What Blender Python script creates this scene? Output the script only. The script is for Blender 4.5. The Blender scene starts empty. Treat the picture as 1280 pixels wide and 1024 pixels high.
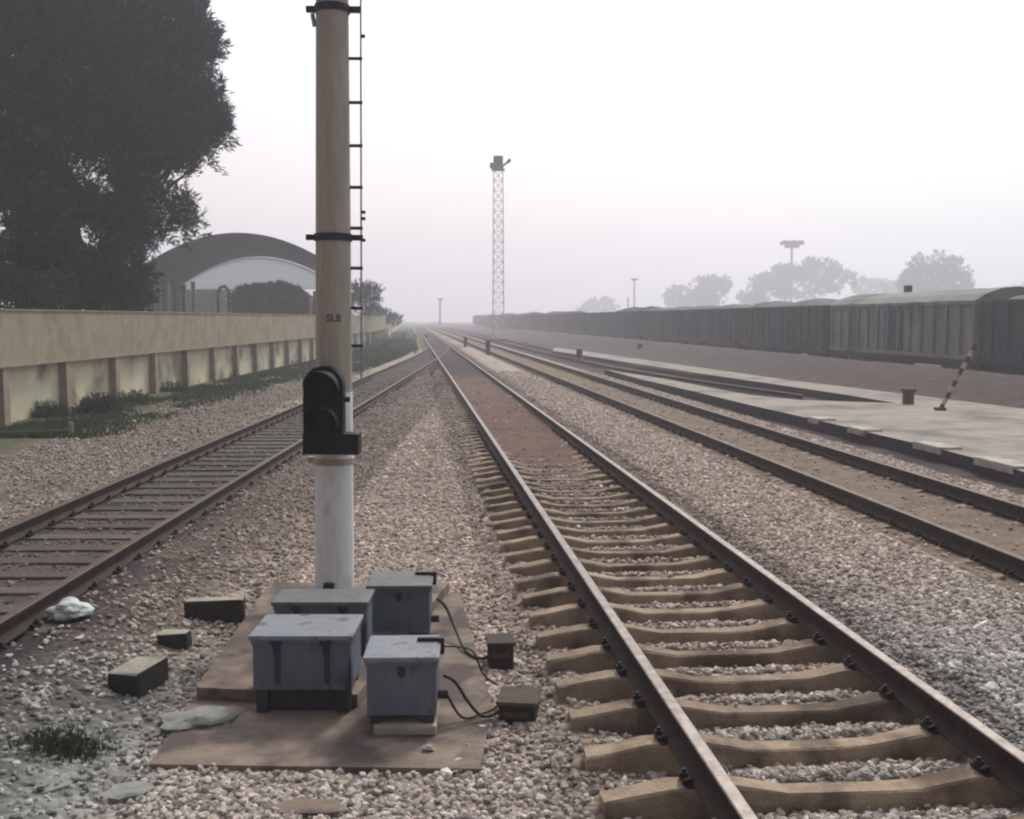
import bpy, bmesh, math, random
import numpy as np
from mathutils import Vector, Matrix
random.seed(7)
RNG = np.random.default_rng(11)
R = math.radians
sc = bpy.context.scene
COL = sc.collection

# ------------------------------------------------------------------ camera
F = 1350.0                      # focal length in pixels of the 1280 px wide photograph
PITCH = math.atan(114 / F)
HC = 2.42
cd = bpy.data.cameras.new('camera')
cam = bpy.data.objects.new('camera', cd)
COL.objects.link(cam)
cd.sensor_width = 36.0
cd.lens = 36.0 * F / 1280.0
cd.clip_start = 0.1
cd.clip_end = 3000
cam.location = (0, 0, HC)
cam.rotation_euler = (math.pi / 2 - PITCH, 0, 0)
sc.camera = cam

# ------------------------------------------------------------------ world, sun, exposure
SUN_EL, SUN_AZ = R(46), R(20)   # ahead of the camera and to the right, behind haze
w = bpy.data.worlds.new('World')
sc.world = w
w.use_nodes = True
nt = w.node_tree
nt.nodes.clear()
N = nt.nodes.new
out = N('ShaderNodeOutputWorld')
bg = N('ShaderNodeBackground')
bg.inputs['Strength'].default_value = 1.0
sky = N('ShaderNodeTexSky')
sky.sky_type = 'NISHITA'
sky.sun_disc = False
sky.sun_elevation = SUN_EL
sky.sun_rotation = SUN_AZ
sky.air_density = 1.5
sky.dust_density = 6.0
sc_sky = N('ShaderNodeVectorMath'); sc_sky.operation = 'SCALE'
sc_sky.inputs['Scale'].default_value = 0.06
nt.links.new(sky.outputs['Color'], sc_sky.inputs[0])
tc = N('ShaderNodeTexCoord')
sep = N('ShaderNodeSeparateXYZ')
nt.links.new(tc.outputs['Generated'], sep.inputs[0])
ramp = N('ShaderNodeValToRGB')   # the overcast deck: brighter overhead than at the horizon
ramp.color_ramp.elements[0].position = 0.0
ramp.color_ramp.elements[0].color = (0.94, 0.85, 0.91, 1)
ramp.color_ramp.elements[1].position = 0.42
ramp.color_ramp.elements[1].color = (1.00, 1.02, 1.10, 1)
e = ramp.color_ramp.elements.new(0.14); e.color = (0.95, 0.88, 0.98, 1)
e = ramp.color_ramp.elements.new(0.24); e.color = (0.97, 0.94, 1.05, 1)
nt.links.new(sep.outputs['Z'], ramp.inputs[0])
add = N('ShaderNodeMixRGB'); add.blend_type = 'ADD'; add.inputs[0].default_value = 1.0
nt.links.new(ramp.outputs[0], add.inputs[1])
nt.links.new(sc_sky.outputs[0], add.inputs[2])
# the hazy deck glows on the sun's side and is duller behind the camera
dt = N('ShaderNodeVectorMath'); dt.operation = 'DOT_PRODUCT'
dt.inputs[1].default_value = (math.sin(SUN_AZ), math.cos(SUN_AZ), 0.25)
nt.links.new(tc.outputs['Generated'], dt.inputs[0])
mrg = N('ShaderNodeMapRange'); mrg.interpolation_type = 'SMOOTHSTEP'
mrg.inputs[1].default_value = -0.6; mrg.inputs[2].default_value = 0.85; mrg.inputs[3].default_value = 0.19; mrg.inputs[4].default_value = 1.0
nt.links.new(dt.outputs['Value'], mrg.inputs[0])
glow = N('ShaderNodeVectorMath'); glow.operation = 'SCALE'
nt.links.new(add.outputs[0], glow.inputs[0]); nt.links.new(mrg.outputs[0], glow.inputs['Scale'])
tm = N('ShaderNodeMapRange'); tm.inputs[1].default_value = -0.1; tm.inputs[2].default_value = 0.55; tm.inputs[3].default_value = 0.0; tm.inputs[4].default_value = 1.0
nt.links.new(sep.outputs['X'], tm.inputs[0])
tint = N('ShaderNodeMixRGB'); tint.blend_type = 'MULTIPLY'; tint.inputs[2].default_value = (0.80, 0.95, 0.97, 1)
nt.links.new(tm.outputs[0], tint.inputs[0]); nt.links.new(glow.outputs[0], tint.inputs[1])
nt.links.new(tint.outputs[0], bg.inputs['Color'])
nt.links.new(bg.outputs[0], out.inputs['Surface'])

sd = bpy.data.lights.new('sun', 'SUN')
sd.energy = 2.5
sd.angle = R(10)
sd.color = (1.0, 0.96, 0.92)
sun = bpy.data.objects.new('sun', sd)
COL.objects.link(sun)
sv = Vector((math.sin(SUN_AZ) * math.cos(SUN_EL), math.cos(SUN_AZ) * math.cos(SUN_EL), math.sin(SUN_EL)))
sun.rotation_euler = sv.to_track_quat('Z', 'Y').to_euler()
sun.location = sv * 60

sc.view_settings.view_transform = 'Standard'
sc.view_settings.look = 'None'
sc.view_settings.exposure = -0.20
sc.view_settings.gamma = 1
sc.cycles.use_denoising = True
sc.cycles.max_bounces = 6
sc.cycles.volume_bounces = 1
sc.cycles.filter_width = 2.2

# ------------------------------------------------------------------ helpers
def ray(px, py):
    x = (px - 640) / F; y = (512 - py) / F
    return Vector((x, math.cos(PITCH) + y * math.sin(PITCH), -math.sin(PITCH) + y * math.cos(PITCH)))

def P(px, py, z=0.0):
    """ground point (at height z) seen at a pixel of the photograph"""
    d = ray(px, py); t = (z - HC) / d.z
    return Vector((d.x * t, d.y * t, z))

def at(px, py, Y):
    """point at distance Y seen at a pixel"""
    d = ray(px, py); t = Y / d.y
    return Vector((d.x * t, Y, HC + d.z * t))

def tag(o, label=None, cat=None, group=None, kind=None):
    if label: o['label'] = label
    if cat: o['category'] = cat
    if group: o['group'] = group
    if kind: o['kind'] = kind
    return o

def empty(name, loc=(0, 0, 0), rz=0.0):
    o = bpy.data.objects.new(name, None)
    o.empty_display_size = 0.2
    o.location = loc; o.rotation_euler = (0, 0, rz)
    COL.objects.link(o)
    return o

def copy_tree(o, parent=None):
    c = o.copy(); COL.objects.link(c); c.parent = parent
    for ch in list(o.children):
        copy_tree(ch, c)
    return c

class MB:
    def __init__(s):
        s.bm = bmesh.new()
    def _xf(s, vs, mat):
        if mat is not None:
            for v in vs: v.co = mat @ v.co
    def box(s, c, d, rz=0, rx=0, ry=0, mi=0):
        m = Matrix.Translation(c) @ Matrix.Rotation(rz, 4, 'Z') @ Matrix.Rotation(ry, 4, 'Y') @ Matrix.Rotation(rx, 4, 'X') @ Matrix.Diagonal((d[0], d[1], d[2], 1))
        r = bmesh.ops.create_cube(s.bm, size=1, matrix=m)
        if mi:
            for f in {f for v in r['verts'] for f in v.link_faces}: f.material_index = mi
        return s
    def tube(s, p0, p1, r0, r1=None, n=12, caps=True, mi=0):
        p0 = Vector(p0); p1 = Vector(p1); r1 = r0 if r1 is None else r1
        d = p1 - p0; L = d.length
        if L < 1e-6: return s
        q = d.to_track_quat('Z', 'Y').to_matrix().to_4x4()
        m = Matrix.Translation((p0 + p1) / 2) @ q
        r = bmesh.ops.create_cone(s.bm, cap_ends=caps, cap_tris=False, segments=n, radius1=r0, radius2=r1, depth=L, matrix=m)
        if mi:
            for f in {f for v in r['verts'] for f in v.link_faces}: f.material_index = mi
        return s
    def path(s, pts, r, n=8):
        for a, b in zip(pts[:-1], pts[1:]):
            s.tube(a, b, r, n=n)
            bmesh.ops.create_icosphere(s.bm, subdivisions=1, radius=r, matrix=Matrix.Translation(b))
        return s
    def prism(s, outline, z0, z1, mat=None):
        """outline in xy, extruded in z"""
        b = [s.bm.verts.new((x, y, z0)) for x, y in outline]
        t = [s.bm.verts.new((x, y, z1)) for x, y in outline]
        n = len(outline)
        s.bm.faces.new(list(reversed(b))); s.bm.faces.new(t)
        for i in range(n):
            s.bm.faces.new((b[i], b[(i + 1) % n], t[(i + 1) % n], t[i]))
        s._xf(b + t, mat)
        return s
    def build(s, name, mats, parent=None, bevel=0, smooth=False, loc=None, rot=None):
        bm = s.bm
        if bevel:
            bmesh.ops.bevel(bm, geom=[e for e in bm.edges if len(e.link_faces) == 2 and e.calc_face_angle(0) > 0.6],
                            offset=bevel, segments=2, affect='EDGES', profile=0.6)
        bmesh.ops.recalc_face_normals(bm, faces=bm.faces)
        me = bpy.data.meshes.new(name)
        bm.to_mesh(me); bm.free()
        if not isinstance(mats, (list, tuple)): mats = [mats]
        for m in mats: me.materials.append(m)
        if smooth:
            me.shade_smooth()
            try: me.set_sharp_from_angle(angle=R(35))
            except Exception: pass
        o = bpy.data.objects.new(name, me)
        COL.objects.link(o)
        o.parent = parent
        if loc is not None: o.location = loc
        if rot is not None: o.rotation_euler = rot
        return o

def np_mesh(name, verts, faces, mat, cols=None, nside=4, smooth=False):
    me = bpy.data.meshes.new(name)
    verts = np.ascontiguousarray(verts, dtype=np.float32)
    faces = np.ascontiguousarray(faces, dtype=np.int32)
    me.vertices.add(len(verts)); me.vertices.foreach_set('co', verts.ravel())
    nf = len(faces)
    me.loops.add(nf * nside); me.loops.foreach_set('vertex_index', faces.ravel())
    me.polygons.add(nf)
    me.polygons.foreach_set('loop_start', np.arange(0, nf * nside, nside, dtype=np.int32))
    me.polygons.foreach_set('loop_total', np.full(nf, nside, dtype=np.int32))
    me.polygons.foreach_set('use_smooth', np.full(nf, smooth, dtype=bool))
    me.update(calc_edges=True)
    if cols is not None:
        a = me.color_attributes.new('tint', 'FLOAT_COLOR', 'POINT')
        c = np.ones((len(verts), 4), dtype=np.float32); c[:, :3] = cols
        a.data.foreach_set('color', c.ravel())
    for m in (mat if isinstance(mat, (list, tuple)) else [mat]): me.materials.append(m)
    o = bpy.data.objects.new(name, me)
    COL.objects.link(o)
    return o

# ---- value noise
_LAT = RNG.random((8, 256, 256))
def vnoise(x, y, seed=0):
    L = _LAT[seed % 8]
    xi = np.floor(x).astype(int); yi = np.floor(y).astype(int)
    fx = x - xi; fy = y - yi
    fx = fx * fx * (3 - 2 * fx); fy = fy * fy * (3 - 2 * fy)
    g = lambda a, b: L[a & 255, b & 255]
    return (g(xi, yi) * (1 - fx) * (1 - fy) + g(xi + 1, yi) * fx * (1 - fy)
            + g(xi, yi + 1) * (1 - fx) * fy + g(xi + 1, yi + 1) * fx * fy)
def fbm(x, y, seed=0, octv=4):
    s = 0; a = 0.5; t = 0
    for k in range(octv):
        s = s + a * vnoise(x * 2 ** k + 17.3 * k, y * 2 ** k - 9.1 * k, seed + k); t += a; a *= 0.55
    return s / t
def sstep(a, b, x):
    t = np.clip((x - a) / (b - a), 0, 1)
    return t * t * (3 - 2 * t)

# ------------------------------------------------------------------ materials
def mat(name, c1, c2=None, scale=6.0, rough=0.85, metal=0.0, bump=0.0, bscale=None, c3=None, s3=1.0, t3=(0.5, 0.65), attr=None, detail=6.0, stretch=None, spec=0.3, bdist=0.02, rnd=None):
    m = bpy.data.materials.new(name)
    m.use_nodes = True
    t = m.node_tree; n = t.nodes; l = t.links
    b = n['Principled BSDF']
    b.inputs['Roughness'].default_value = rough
    b.inputs['Metallic'].default_value = metal
    b.inputs['Specular IOR Level'].default_value = spec
    tcn = n.new('ShaderNodeTexCoord')
    vec = tcn.outputs['Object']
    oi = None
    if rnd:
        oi = n.new('ShaderNodeObjectInfo')
        sc_ = n.new('ShaderNodeMath'); sc_.operation = 'MULTIPLY'; sc_.inputs[1].default_value = 71.0
        l.new(oi.outputs['Random'], sc_.inputs[0])
        av = n.new('ShaderNodeVectorMath'); av.operation = 'ADD'
        l.new(vec, av.inputs[0]); l.new(sc_.outputs[0], av.inputs[1]); vec = av.outputs[0]
    if stretch:
        mp = n.new('ShaderNodeMapping'); mp.inputs['Scale'].default_value = stretch
        l.new(vec, mp.inputs[0]); vec = mp.outputs[0]
    c2 = c2 or tuple(v * 0.6 for v in c1)
    nz = n.new('ShaderNodeTexNoise'); nz.inputs['Scale'].default_value = scale; nz.inputs['Detail'].default_value = detail
    nz.inputs['Roughness'].default_value = 0.65
    l.new(vec, nz.inputs['Vector'])
    rp = n.new('ShaderNodeValToRGB')
    rp.color_ramp.elements[0].position = 0.36; rp.color_ramp.elements[0].color = (*c2, 1)
    rp.color_ramp.elements[1].position = 0.64; rp.color_ramp.elements[1].color = (*c1, 1)
    l.new(nz.outputs['Fac'], rp.inputs[0])
    colr = rp.outputs[0]
    if c3:
        n3 = n.new('ShaderNodeTexNoise'); n3.inputs['Scale'].default_value = s3; n3.inputs['Detail'].default_value = 5
        l.new(vec, n3.inputs['Vector'])
        r3 = n.new('ShaderNodeMapRange'); r3.inputs[1].default_value = t3[0]; r3.inputs[2].default_value = t3[1]
        l.new(n3.outputs['Fac'], r3.inputs[0])
        mx = n.new('ShaderNodeMixRGB'); mx.inputs[2].default_value = (*c3, 1)
        l.new(r3.outputs[0], mx.inputs[0]); l.new(colr, mx.inputs[1]); colr = mx.outputs[0]
    if attr:
        at_ = n.new('ShaderNodeAttribute'); at_.attribute_name = attr
        mx = n.new('ShaderNodeMixRGB'); mx.blend_type = 'MULTIPLY'; mx.inputs[0].default_value = 1
        l.new(colr, mx.inputs[1]); l.new(at_.outputs['Color'], mx.inputs[2]); colr = mx.outputs[0]
    if rnd:
        mrr = n.new('ShaderNodeMapRange'); mrr.inputs[3].default_value = rnd[0]; mrr.inputs[4].default_value = rnd[1]
        l.new(oi.outputs['Random'], mrr.inputs[0])
        mx = n.new('ShaderNodeMixRGB'); mx.blend_type = 'MULTIPLY'; mx.inputs[0].default_value = 1
        l.new(colr, mx.inputs[1]); l.new(mrr.outputs[0], mx.inputs[2]); colr = mx.outputs[0]
    l.new(colr, b.inputs['Base Color'])
    if bump:
        nb = n.new('ShaderNodeTexNoise'); nb.inputs['Scale'].default_value = bscale or scale * 3; nb.inputs['Detail'].default_value = 5
        l.new(vec, nb.inputs['Vector'])
        bp = n.new('ShaderNodeBump'); bp.inputs['Strength'].default_value = bump; bp.inputs['Distance'].default_value = bdist
        l.new(nb.outputs['Fac'], bp.inputs['Height']); l.new(bp.outputs[0], b.inputs['Normal'])
    return m

M = {}
M['rail_rust'] = mat('rail_rust', (0.058, 0.034, 0.025), (0.028, 0.018, 0.016), 9, 0.8, 0.1, 0.4, 60)
M['rail_head'] = mat('rail_head', (0.27, 0.235, 0.215), (0.15, 0.12, 0.105), 14, 0.5, 0.6, stretch=(1, 1, 1))
M['rail_head_rusty'] = mat('rail_head_rusty', (0.12, 0.08, 0.055), (0.07, 0.045, 0.035), 14, 0.6, 0.3)
M['sleeper_concrete'] = mat('sleeper_concrete', (0.40, 0.30, 0.205), (0.27, 0.195, 0.135), 6, 0.9, bump=0.6, bscale=55, c3=(0.13, 0.088, 0.065), s3=3.2, t3=(0.47, 0.63), rnd=(.80, 1.15))
M['sleeper_timber'] = mat('sleeper_timber', (0.125, 0.095, 0.075), (0.07, 0.053, 0.044), 7, 0.9, bump=0.4, stretch=(1, 6, 1), rnd=(.7, 1.25))
M['fastening'] = mat('fastening', (0.035, 0.025, 0.022), (0.02, 0.015, 0.014), 20, 0.7, 0.3)
M['pole_concrete'] = mat('pole_concrete', (0.50, 0.42, 0.34), (0.39, 0.325, 0.265), 5, 0.9, bump=0.2, bscale=60, c3=(0.27, 0.225, 0.205), s3=1.2, t3=(0.52, 0.75), stretch=(2, 2, 0.35))
M['white_paint'] = mat('white_paint', (0.86, 0.84, 0.82), (0.76, 0.73, 0.71), 6, 0.8, bump=0.15, bscale=50, c3=(0.45, 0.40, 0.36), s3=3.0, t3=(0.58, 0.76), stretch=(3, 3, 0.8))
M['dark_steel'] = mat('dark_steel', (0.045, 0.042, 0.06), (0.025, 0.023, 0.03), 12, 0.6, 0.4)
M['galv'] = mat('galvanised_steel', (0.40, 0.40, 0.42), (0.28, 0.28, 0.3), 12, 0.5, 0.5)
M['black_paint'] = mat('black_paint', (0.010, 0.010, 0.012), (0.006, 0.006, 0.007), 10, 0.6, 0.0, bump=0.1, spec=0.2)
M['lens'] = mat('signal_lens', (0.006, 0.007, 0.012), (0.004, 0.005, 0.008), 10, 0.3, 0.0, spec=0.15)
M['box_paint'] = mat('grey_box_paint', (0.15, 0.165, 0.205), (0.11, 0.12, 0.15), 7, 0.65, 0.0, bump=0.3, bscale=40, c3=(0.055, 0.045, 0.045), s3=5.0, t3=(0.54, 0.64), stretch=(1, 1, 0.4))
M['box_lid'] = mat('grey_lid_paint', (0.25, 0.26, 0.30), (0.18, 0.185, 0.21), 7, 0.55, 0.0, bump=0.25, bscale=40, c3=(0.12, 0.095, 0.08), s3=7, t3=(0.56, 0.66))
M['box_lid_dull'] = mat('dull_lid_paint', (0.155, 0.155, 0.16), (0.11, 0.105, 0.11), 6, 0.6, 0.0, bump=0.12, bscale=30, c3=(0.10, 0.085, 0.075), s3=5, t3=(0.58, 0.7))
M['slab'] = mat('slab_concrete', (0.29, 0.22, 0.17), (0.19, 0.14, 0.11), 4.5, 0.92, bump=0.35, bscale=30, c3=(0.10, 0.075, 0.068), s3=2.6, t3=(0.46, 0.60))
M['block'] = mat('block_concrete', (0.44, 0.39, 0.31), (0.32, 0.28, 0.22), 6, 0.95, bump=0.5, bscale=30)
M['block_dark'] = mat('block_tar_shade', (0.05, 0.042, 0.04), (0.03, 0.026, 0.026), 8, 0.9, bump=0.5, bscale=30)
M['cable'] = mat('cable_rubber', (0.02, 0.018, 0.018), (0.012, 0.011, 0.011), 20, 0.6)
M['rag'] = mat('pale_plastic', (0.62, 0.62, 0.60), (0.48, 0.48, 0.46), 9, 0.6, bump=0.3)
M['wall_low'] = mat('wall_plaster', (0.70, 0.60, 0.42), (0.57, 0.485, 0.335), 0.9, 0.92, bump=0.25, bscale=10, c3=(0.25, 0.21, 0.145), s3=0.8, t3=(0.50, 0.66))
M['wall_up'] = mat('wall_brick', (0.40, 0.32, 0.215), (0.27, 0.213, 0.145), 1.8, 0.95, bump=0.35, bscale=14, c3=(0.36, 0.30, 0.205), s3=1.1, t3=(0.5, 0.66), stretch=(1, 1, .8))
M['pilaster'] = mat('wall_pilaster', (0.40, 0.31, 0.235), (0.29, 0.22, 0.17), 3, 0.92, bump=0.25, bscale=16)
M['platform'] = mat('platform_concrete', (0.37, 0.315, 0.265), (0.27, 0.23, 0.195), 1.6, 0.93, bump=0.4, bscale=22, c3=(0.165, 0.14, 0.12), s3=0.7, t3=(0.50, 0.68))
M['platform_edge_shade'] = mat('platform_edge_shade', (0.035, 0.028, 0.032), (0.022, 0.018, 0.022), 3, 0.95, bump=0.4)  # platform side face, its shade is part of this near-black colour
M['kerb_white'] = mat('kerb_white', (0.50, 0.48, 0.43), (0.38, 0.35, 0.31), 5, 0.85, bump=0.2, c3=(.28, .25, .22), s3=3, t3=(.52, .62))
M['bark'] = mat('bark', (0.055, 0.045, 0.04), (0.03, 0.026, 0.024), 6, 0.95, bump=0.6, stretch=(1, 1, 0.3))
M['shed_steel'] = mat('shed_steel', (0.020, 0.015, 0.020), (0.014, 0.011, 0.015), 0.8, 0.8, 0.2, bump=0.15)
M['gable'] = mat('gable_sheet', (0.24, 0.245, 0.26), (0.2, 0.205, 0.215), 0.4, 0.85, bump=0.2, bscale=2, stretch=(4, 4, 0.4))
M['shed_column'] = mat('shed_column', (0.07, 0.10, 0.095), (0.05, 0.07, 0.068), 1.5, 0.85)
M['mast_lattice'] = mat('mast_lattice', (0.82, 0.83, 0.82), (0.7, 0.72, 0.72), 1, 0.7, 0.2)
M['stencil'] = mat('stencil_paint', (0.10, 0.085, 0.085), (0.22, 0.185, 0.17), 60, 0.9)
M['rust_post'] = mat('rust_post', (0.11, 0.06, 0.035), (0.07, 0.04, 0.026), 6, 0.85)
M['red_paint'] = mat('red_paint', (0.10, 0.03, 0.028), (0.06, 0.02, 0.02), 12, 0.7)
M['cement_grey'] = mat('cement_grey', (0.33, 0.33, 0.30), (0.23, 0.23, 0.205), 5, 0.95, bump=0.6, bscale=20, c3=(.14, .13, .11), s3=4, t3=(.5, .62))
M['pebble'] = mat('pebble', (0.5, 0.46, 0.40), (0.38, 0.34, 0.3), 20, 0.9, bump=0.3)

def translucent(m, fac):
    n = m.node_tree.nodes; l = m.node_tree.links; b = n['Principled BSDF']
    tr = n.new('ShaderNodeBsdfTranslucent'); mx = n.new('ShaderNodeMixShader'); mx.inputs[0].default_value = fac
    tr.inputs['Color'].default_value = (0.62, 0.64, 0.66, 1)
    l.new(b.outputs[0], mx.inputs[1]); l.new(tr.outputs[0], mx.inputs[2]); l.new(mx.outputs[0], n['Material Output'].inputs['Surface'])
translucent(M['gable'], 0.88)
def leaf_mat(name, c, c2):
    m = mat(name, c, c2, 0.9, 0.75, attr='tint', spec=0.2)
    n = m.node_tree.nodes; l = m.node_tree.links
    b = n['Principled BSDF']
    tr = n.new('ShaderNodeBsdfTranslucent'); mx = n.new('ShaderNodeMixShader'); mx.inputs[0].default_value = 0.22
    src = b.inputs['Base Color'].links[0].from_socket
    l.new(src, tr.inputs['Color'])
    o = n['Material Output']
    l.new(b.outputs[0], mx.inputs[1]); l.new(tr.outputs[0], mx.inputs[2]); l.new(mx.outputs[0], o.inputs['Surface'])
    return m
M['leaf_dark'] = leaf_mat('leaf_dark', (0.018, 0.042, 0.044), (0.009, 0.022, 0.026))
M['leaf_green'] = leaf_mat('leaf_green', (0.055, 0.085, 0.045), (0.03, 0.05, 0.03))
M['leaf_far'] = leaf_mat('leaf_far', (0.05, 0.065, 0.045), (0.03, 0.04, 0.03))
M['grass'] = leaf_mat('grass_blade', (0.085, 0.105, 0.05), (0.05, 0.065, 0.035))

# ground: colour from the soil map baked per vertex (soil kinds, and shade along the rails), plus gravel grain
def ground_material(name, voro=True):
    m = bpy.data.materials.new(name); m.use_nodes = True
    n = m.node_tree.nodes; l = m.node_tree.links; b = n['Principled BSDF']
    b.inputs['Roughness'].default_value = 0.95; b.inputs['Specular IOR Level'].default_value = 0.15
    t = n.new('ShaderNodeTexCoord'); a = n.new('ShaderNodeAttribute'); a.attribute_name = 'tint'
    v = n.new('ShaderNodeTexVoronoi'); v.inputs['Scale'].default_value = 17.0; v.inputs['Randomness'].default_value = 1.0
    l.new(t.outputs['Object'], v.inputs['Vector'])
    nz = n.new('ShaderNodeTexNoise'); nz.inputs['Scale'].default_value = 2.3; nz.inputs['Detail'].default_value = 9; nz.inputs['Roughness'].default_value = 0.7
    l.new(t.outputs['Object'], nz.inputs['Vector'])
    # per-stone brightness
    sp = n.new('ShaderNodeSeparateColor'); l.new(v.outputs['Color'], sp.inputs[0])
    mr = n.new('ShaderNodeMapRange'); mr.inputs[3].default_value = 0.55; mr.inputs[4].default_value = 1.45
    l.new(sp.outputs[0], mr.inputs[0])
    mr2 = n.new('ShaderNodeMapRange'); mr2.inputs[1].default_value = 0.3; mr2.inputs[2].default_value = 0.7; mr2.inputs[3].default_value = 0.62; mr2.inputs[4].default_value = 1.3
    l.new(nz.outputs['Fac'], mr2.inputs[0])
    gr = n.new('ShaderNodeMixRGB'); gr.blend_type = 'MIX'     # stoniness lives in the map's alpha
    gr.inputs[1].default_value = (1, 1, 1, 1)
    l.new(a.outputs['Alpha'], gr.inputs[0]); l.new(mr.outputs[0], gr.inputs[2])
    m1 = n.new('ShaderNodeMixRGB'); m1.blend_type = 'MULTIPLY'; m1.inputs[0].default_value = 1
    l.new(a.outputs['Color'], m1.inputs[1]); l.new(gr.outputs[0], m1.inputs[2])
    m2 = n.new('ShaderNodeMixRGB'); m2.blend_type = 'MULTIPLY'; m2.inputs[0].default_value = 1
    l.new(m1.outputs[0], m2.inputs[1]); l.new(mr2.outputs[0], m2.inputs[2])
    l.new(m2.outputs[0], b.inputs['Base Color'])
    mu = n.new('ShaderNodeMath'); mu.operation = 'MULTIPLY'; l.new(v.outputs['Distance'], mu.inputs[0]); l.new(a.outputs['Alpha'], mu.inputs[1])
    ad = n.new('ShaderNodeMath'); ad.operation = 'MULTIPLY_ADD'; ad.inputs[1].default_value = -1.2
    l.new(mu.outputs[0], ad.inputs[0]); l.new(nz.outputs['Fac'], ad.inputs[2])
    bp = n.new('ShaderNodeBump'); bp.inputs['Strength'].default_value = 0.9; bp.inputs['Distance'].default_value = 0.04
    l.new(ad.outputs[0], bp.inputs['Height']); l.new(bp.outputs[0], b.inputs['Normal'])
    return m
M['ground'] = ground_material('ground_soil')

# ------------------------------------------------------------------ track lines
K = 0.095
def main_c(Y): return 2.168 - 0.0932 * Y
def third_c(Y): return 6.15 - 0.098 * Y
def left_c(Y):
    Y = np.asarray(Y, dtype=float)
    s = -4.27 - 0.007 * Y
    # turnout curve: from Y=58 the left track bends into the main track
    t = np.clip((Y - 56.0) / 30.0, 0, 1)
    c = s - 0.0862 * 30.0 * t * t / 2 * 1.0
    m = main_c(Y)
    return np.where(Y < 56, s, np.where(Y < 86, c * (1 - t ** 3) + m * t ** 3, m))
def train_c(Y): return 19.3 + 1.5 - 0.097 * Y       # centre line of the parked wagons
WALLX = -10.5
def stub_c(Y): return np.interp(Y, [27, 31, 36, 42, 50, 80, 130, 260], [10.2, 9.3, 8.1, 6.8, 5.3, 1.9, -3.2, -16.0])

PLAT = [P(1420, 634, .25), P(1261, 584, .25), P(1174, 561, .25), P(1083, 540, .25), P(1029, 527, .25), P(940, 507, .25), P(870, 490, .25),
        P(800, 474, .25), P(756, 462, .25), P(833, 474, .25), P(934, 493.5, .25), P(1000, 500, .25), P(1120, 504, .25),
        P(1060, 494, .25), P(1000, 485, .25), P(900, 470.5, .25), P(820, 458.5, .25), P(740, 446, .25), P(690, 438.5, .25),
        P(694, 434.5, .25), P(740, 440.5, .25), P(841, 455, .25), P(900, 463, .25), P(980, 474.5, .25), P(1135, 493, .25), P(1280, 511, .25), P(1420, 530, .25)]

# ------------------------------------------------------------------ ground
def ground_h(X, Y):
    u = X + K * Y
    um = X - main_c(Y); u3 = X - third_c(Y); ul = X - left_c(Y)
    h = 0.0 * X
    # shoulder between left and main track: low heap of ballast
    mid = (ul + np.abs(um)) * 0
    h = h + 0.05 * sstep(1.6, 2.4, -um) * sstep(1.3, 2.2, ul) * sstep(14, 22, Y) * (um < 0)
    # bench between main and third track
    h = np.where((um > 0) & (u3 < 0), 0.16 + 0.05 * np.exp(-((um - 1.9) / 0.8) ** 2) - 0.05 * np.exp(-((um - 1.0) / 0.3) ** 2), h)
    # main bed
    ph = ((Y - um * 0.093 - 3.56) / 0.54) % 1.0
    bed = (0.088 - 0.085 * sstep(.2, .8, ph)) * (1 - sstep(13, 19, Y)) + (0.160 + .028 * (fbm(X * 1.1 + 5, Y * 1.6, 2, 2) - .45)) * sstep(12, 20, Y) + .03 * sstep(23, 29, Y)
    inm = 1 - sstep(0.72, 0.95, np.abs(um))
    h = h * (1 - inm) + bed * inm
    le = (um < 0) * (1 - sstep(1.0, 1.5, -um)) * (1 - inm)
    h = h * (1 - le) + (bed * .6 + .012 + .05 * sstep(.95, 1.3, -um)) * le
    # third bed
    in3 = 1 - sstep(0.95, 1.25, np.abs(u3))
    h = h * (1 - in3) + 0.145 * in3
    r3 = (u3 > 0.7) * (u3 < 1.8)
    h = np.where((u3 > 0.80), 0.265 - 0.25 * sstep(1.25, 1.7, u3), h)
    # left bed
    inl = (1 - sstep(0.70, 0.85, np.abs(ul))) * (Y < 70)
    h = h * (1 - inl) + (0.140 + 0.018 * sstep(16, 30, Y)) * inl
    lw = (ul < -0.70) & (um < -2)
    h = np.where(lw, 0.17 + 0.03 * sstep(3, 5.5, -ul) + .09 * sstep(.8, 1.0, -ul) * (1 - sstep(1.3, 1.7, -ul)) * sstep(15, 26, Y), h)
    rl = (ul > 0.80) & (ul < 2.1) & (um < -1.4) & (Y < 60)
    h = np.where(rl, 0.172 - 0.155 * sstep(1.15, 2.1, ul), h)
    # bank of coal dirt before the wagons
    ub = X - train_c(Y)
    h = h + 0.74 * sstep(-6.6, -3.6, ub) * (1 - sstep(-2.6, -1.9, ub))
    far = sstep(120, 260, np.hypot(X, Y))
    return h * (1 - far * 0.5)

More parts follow.
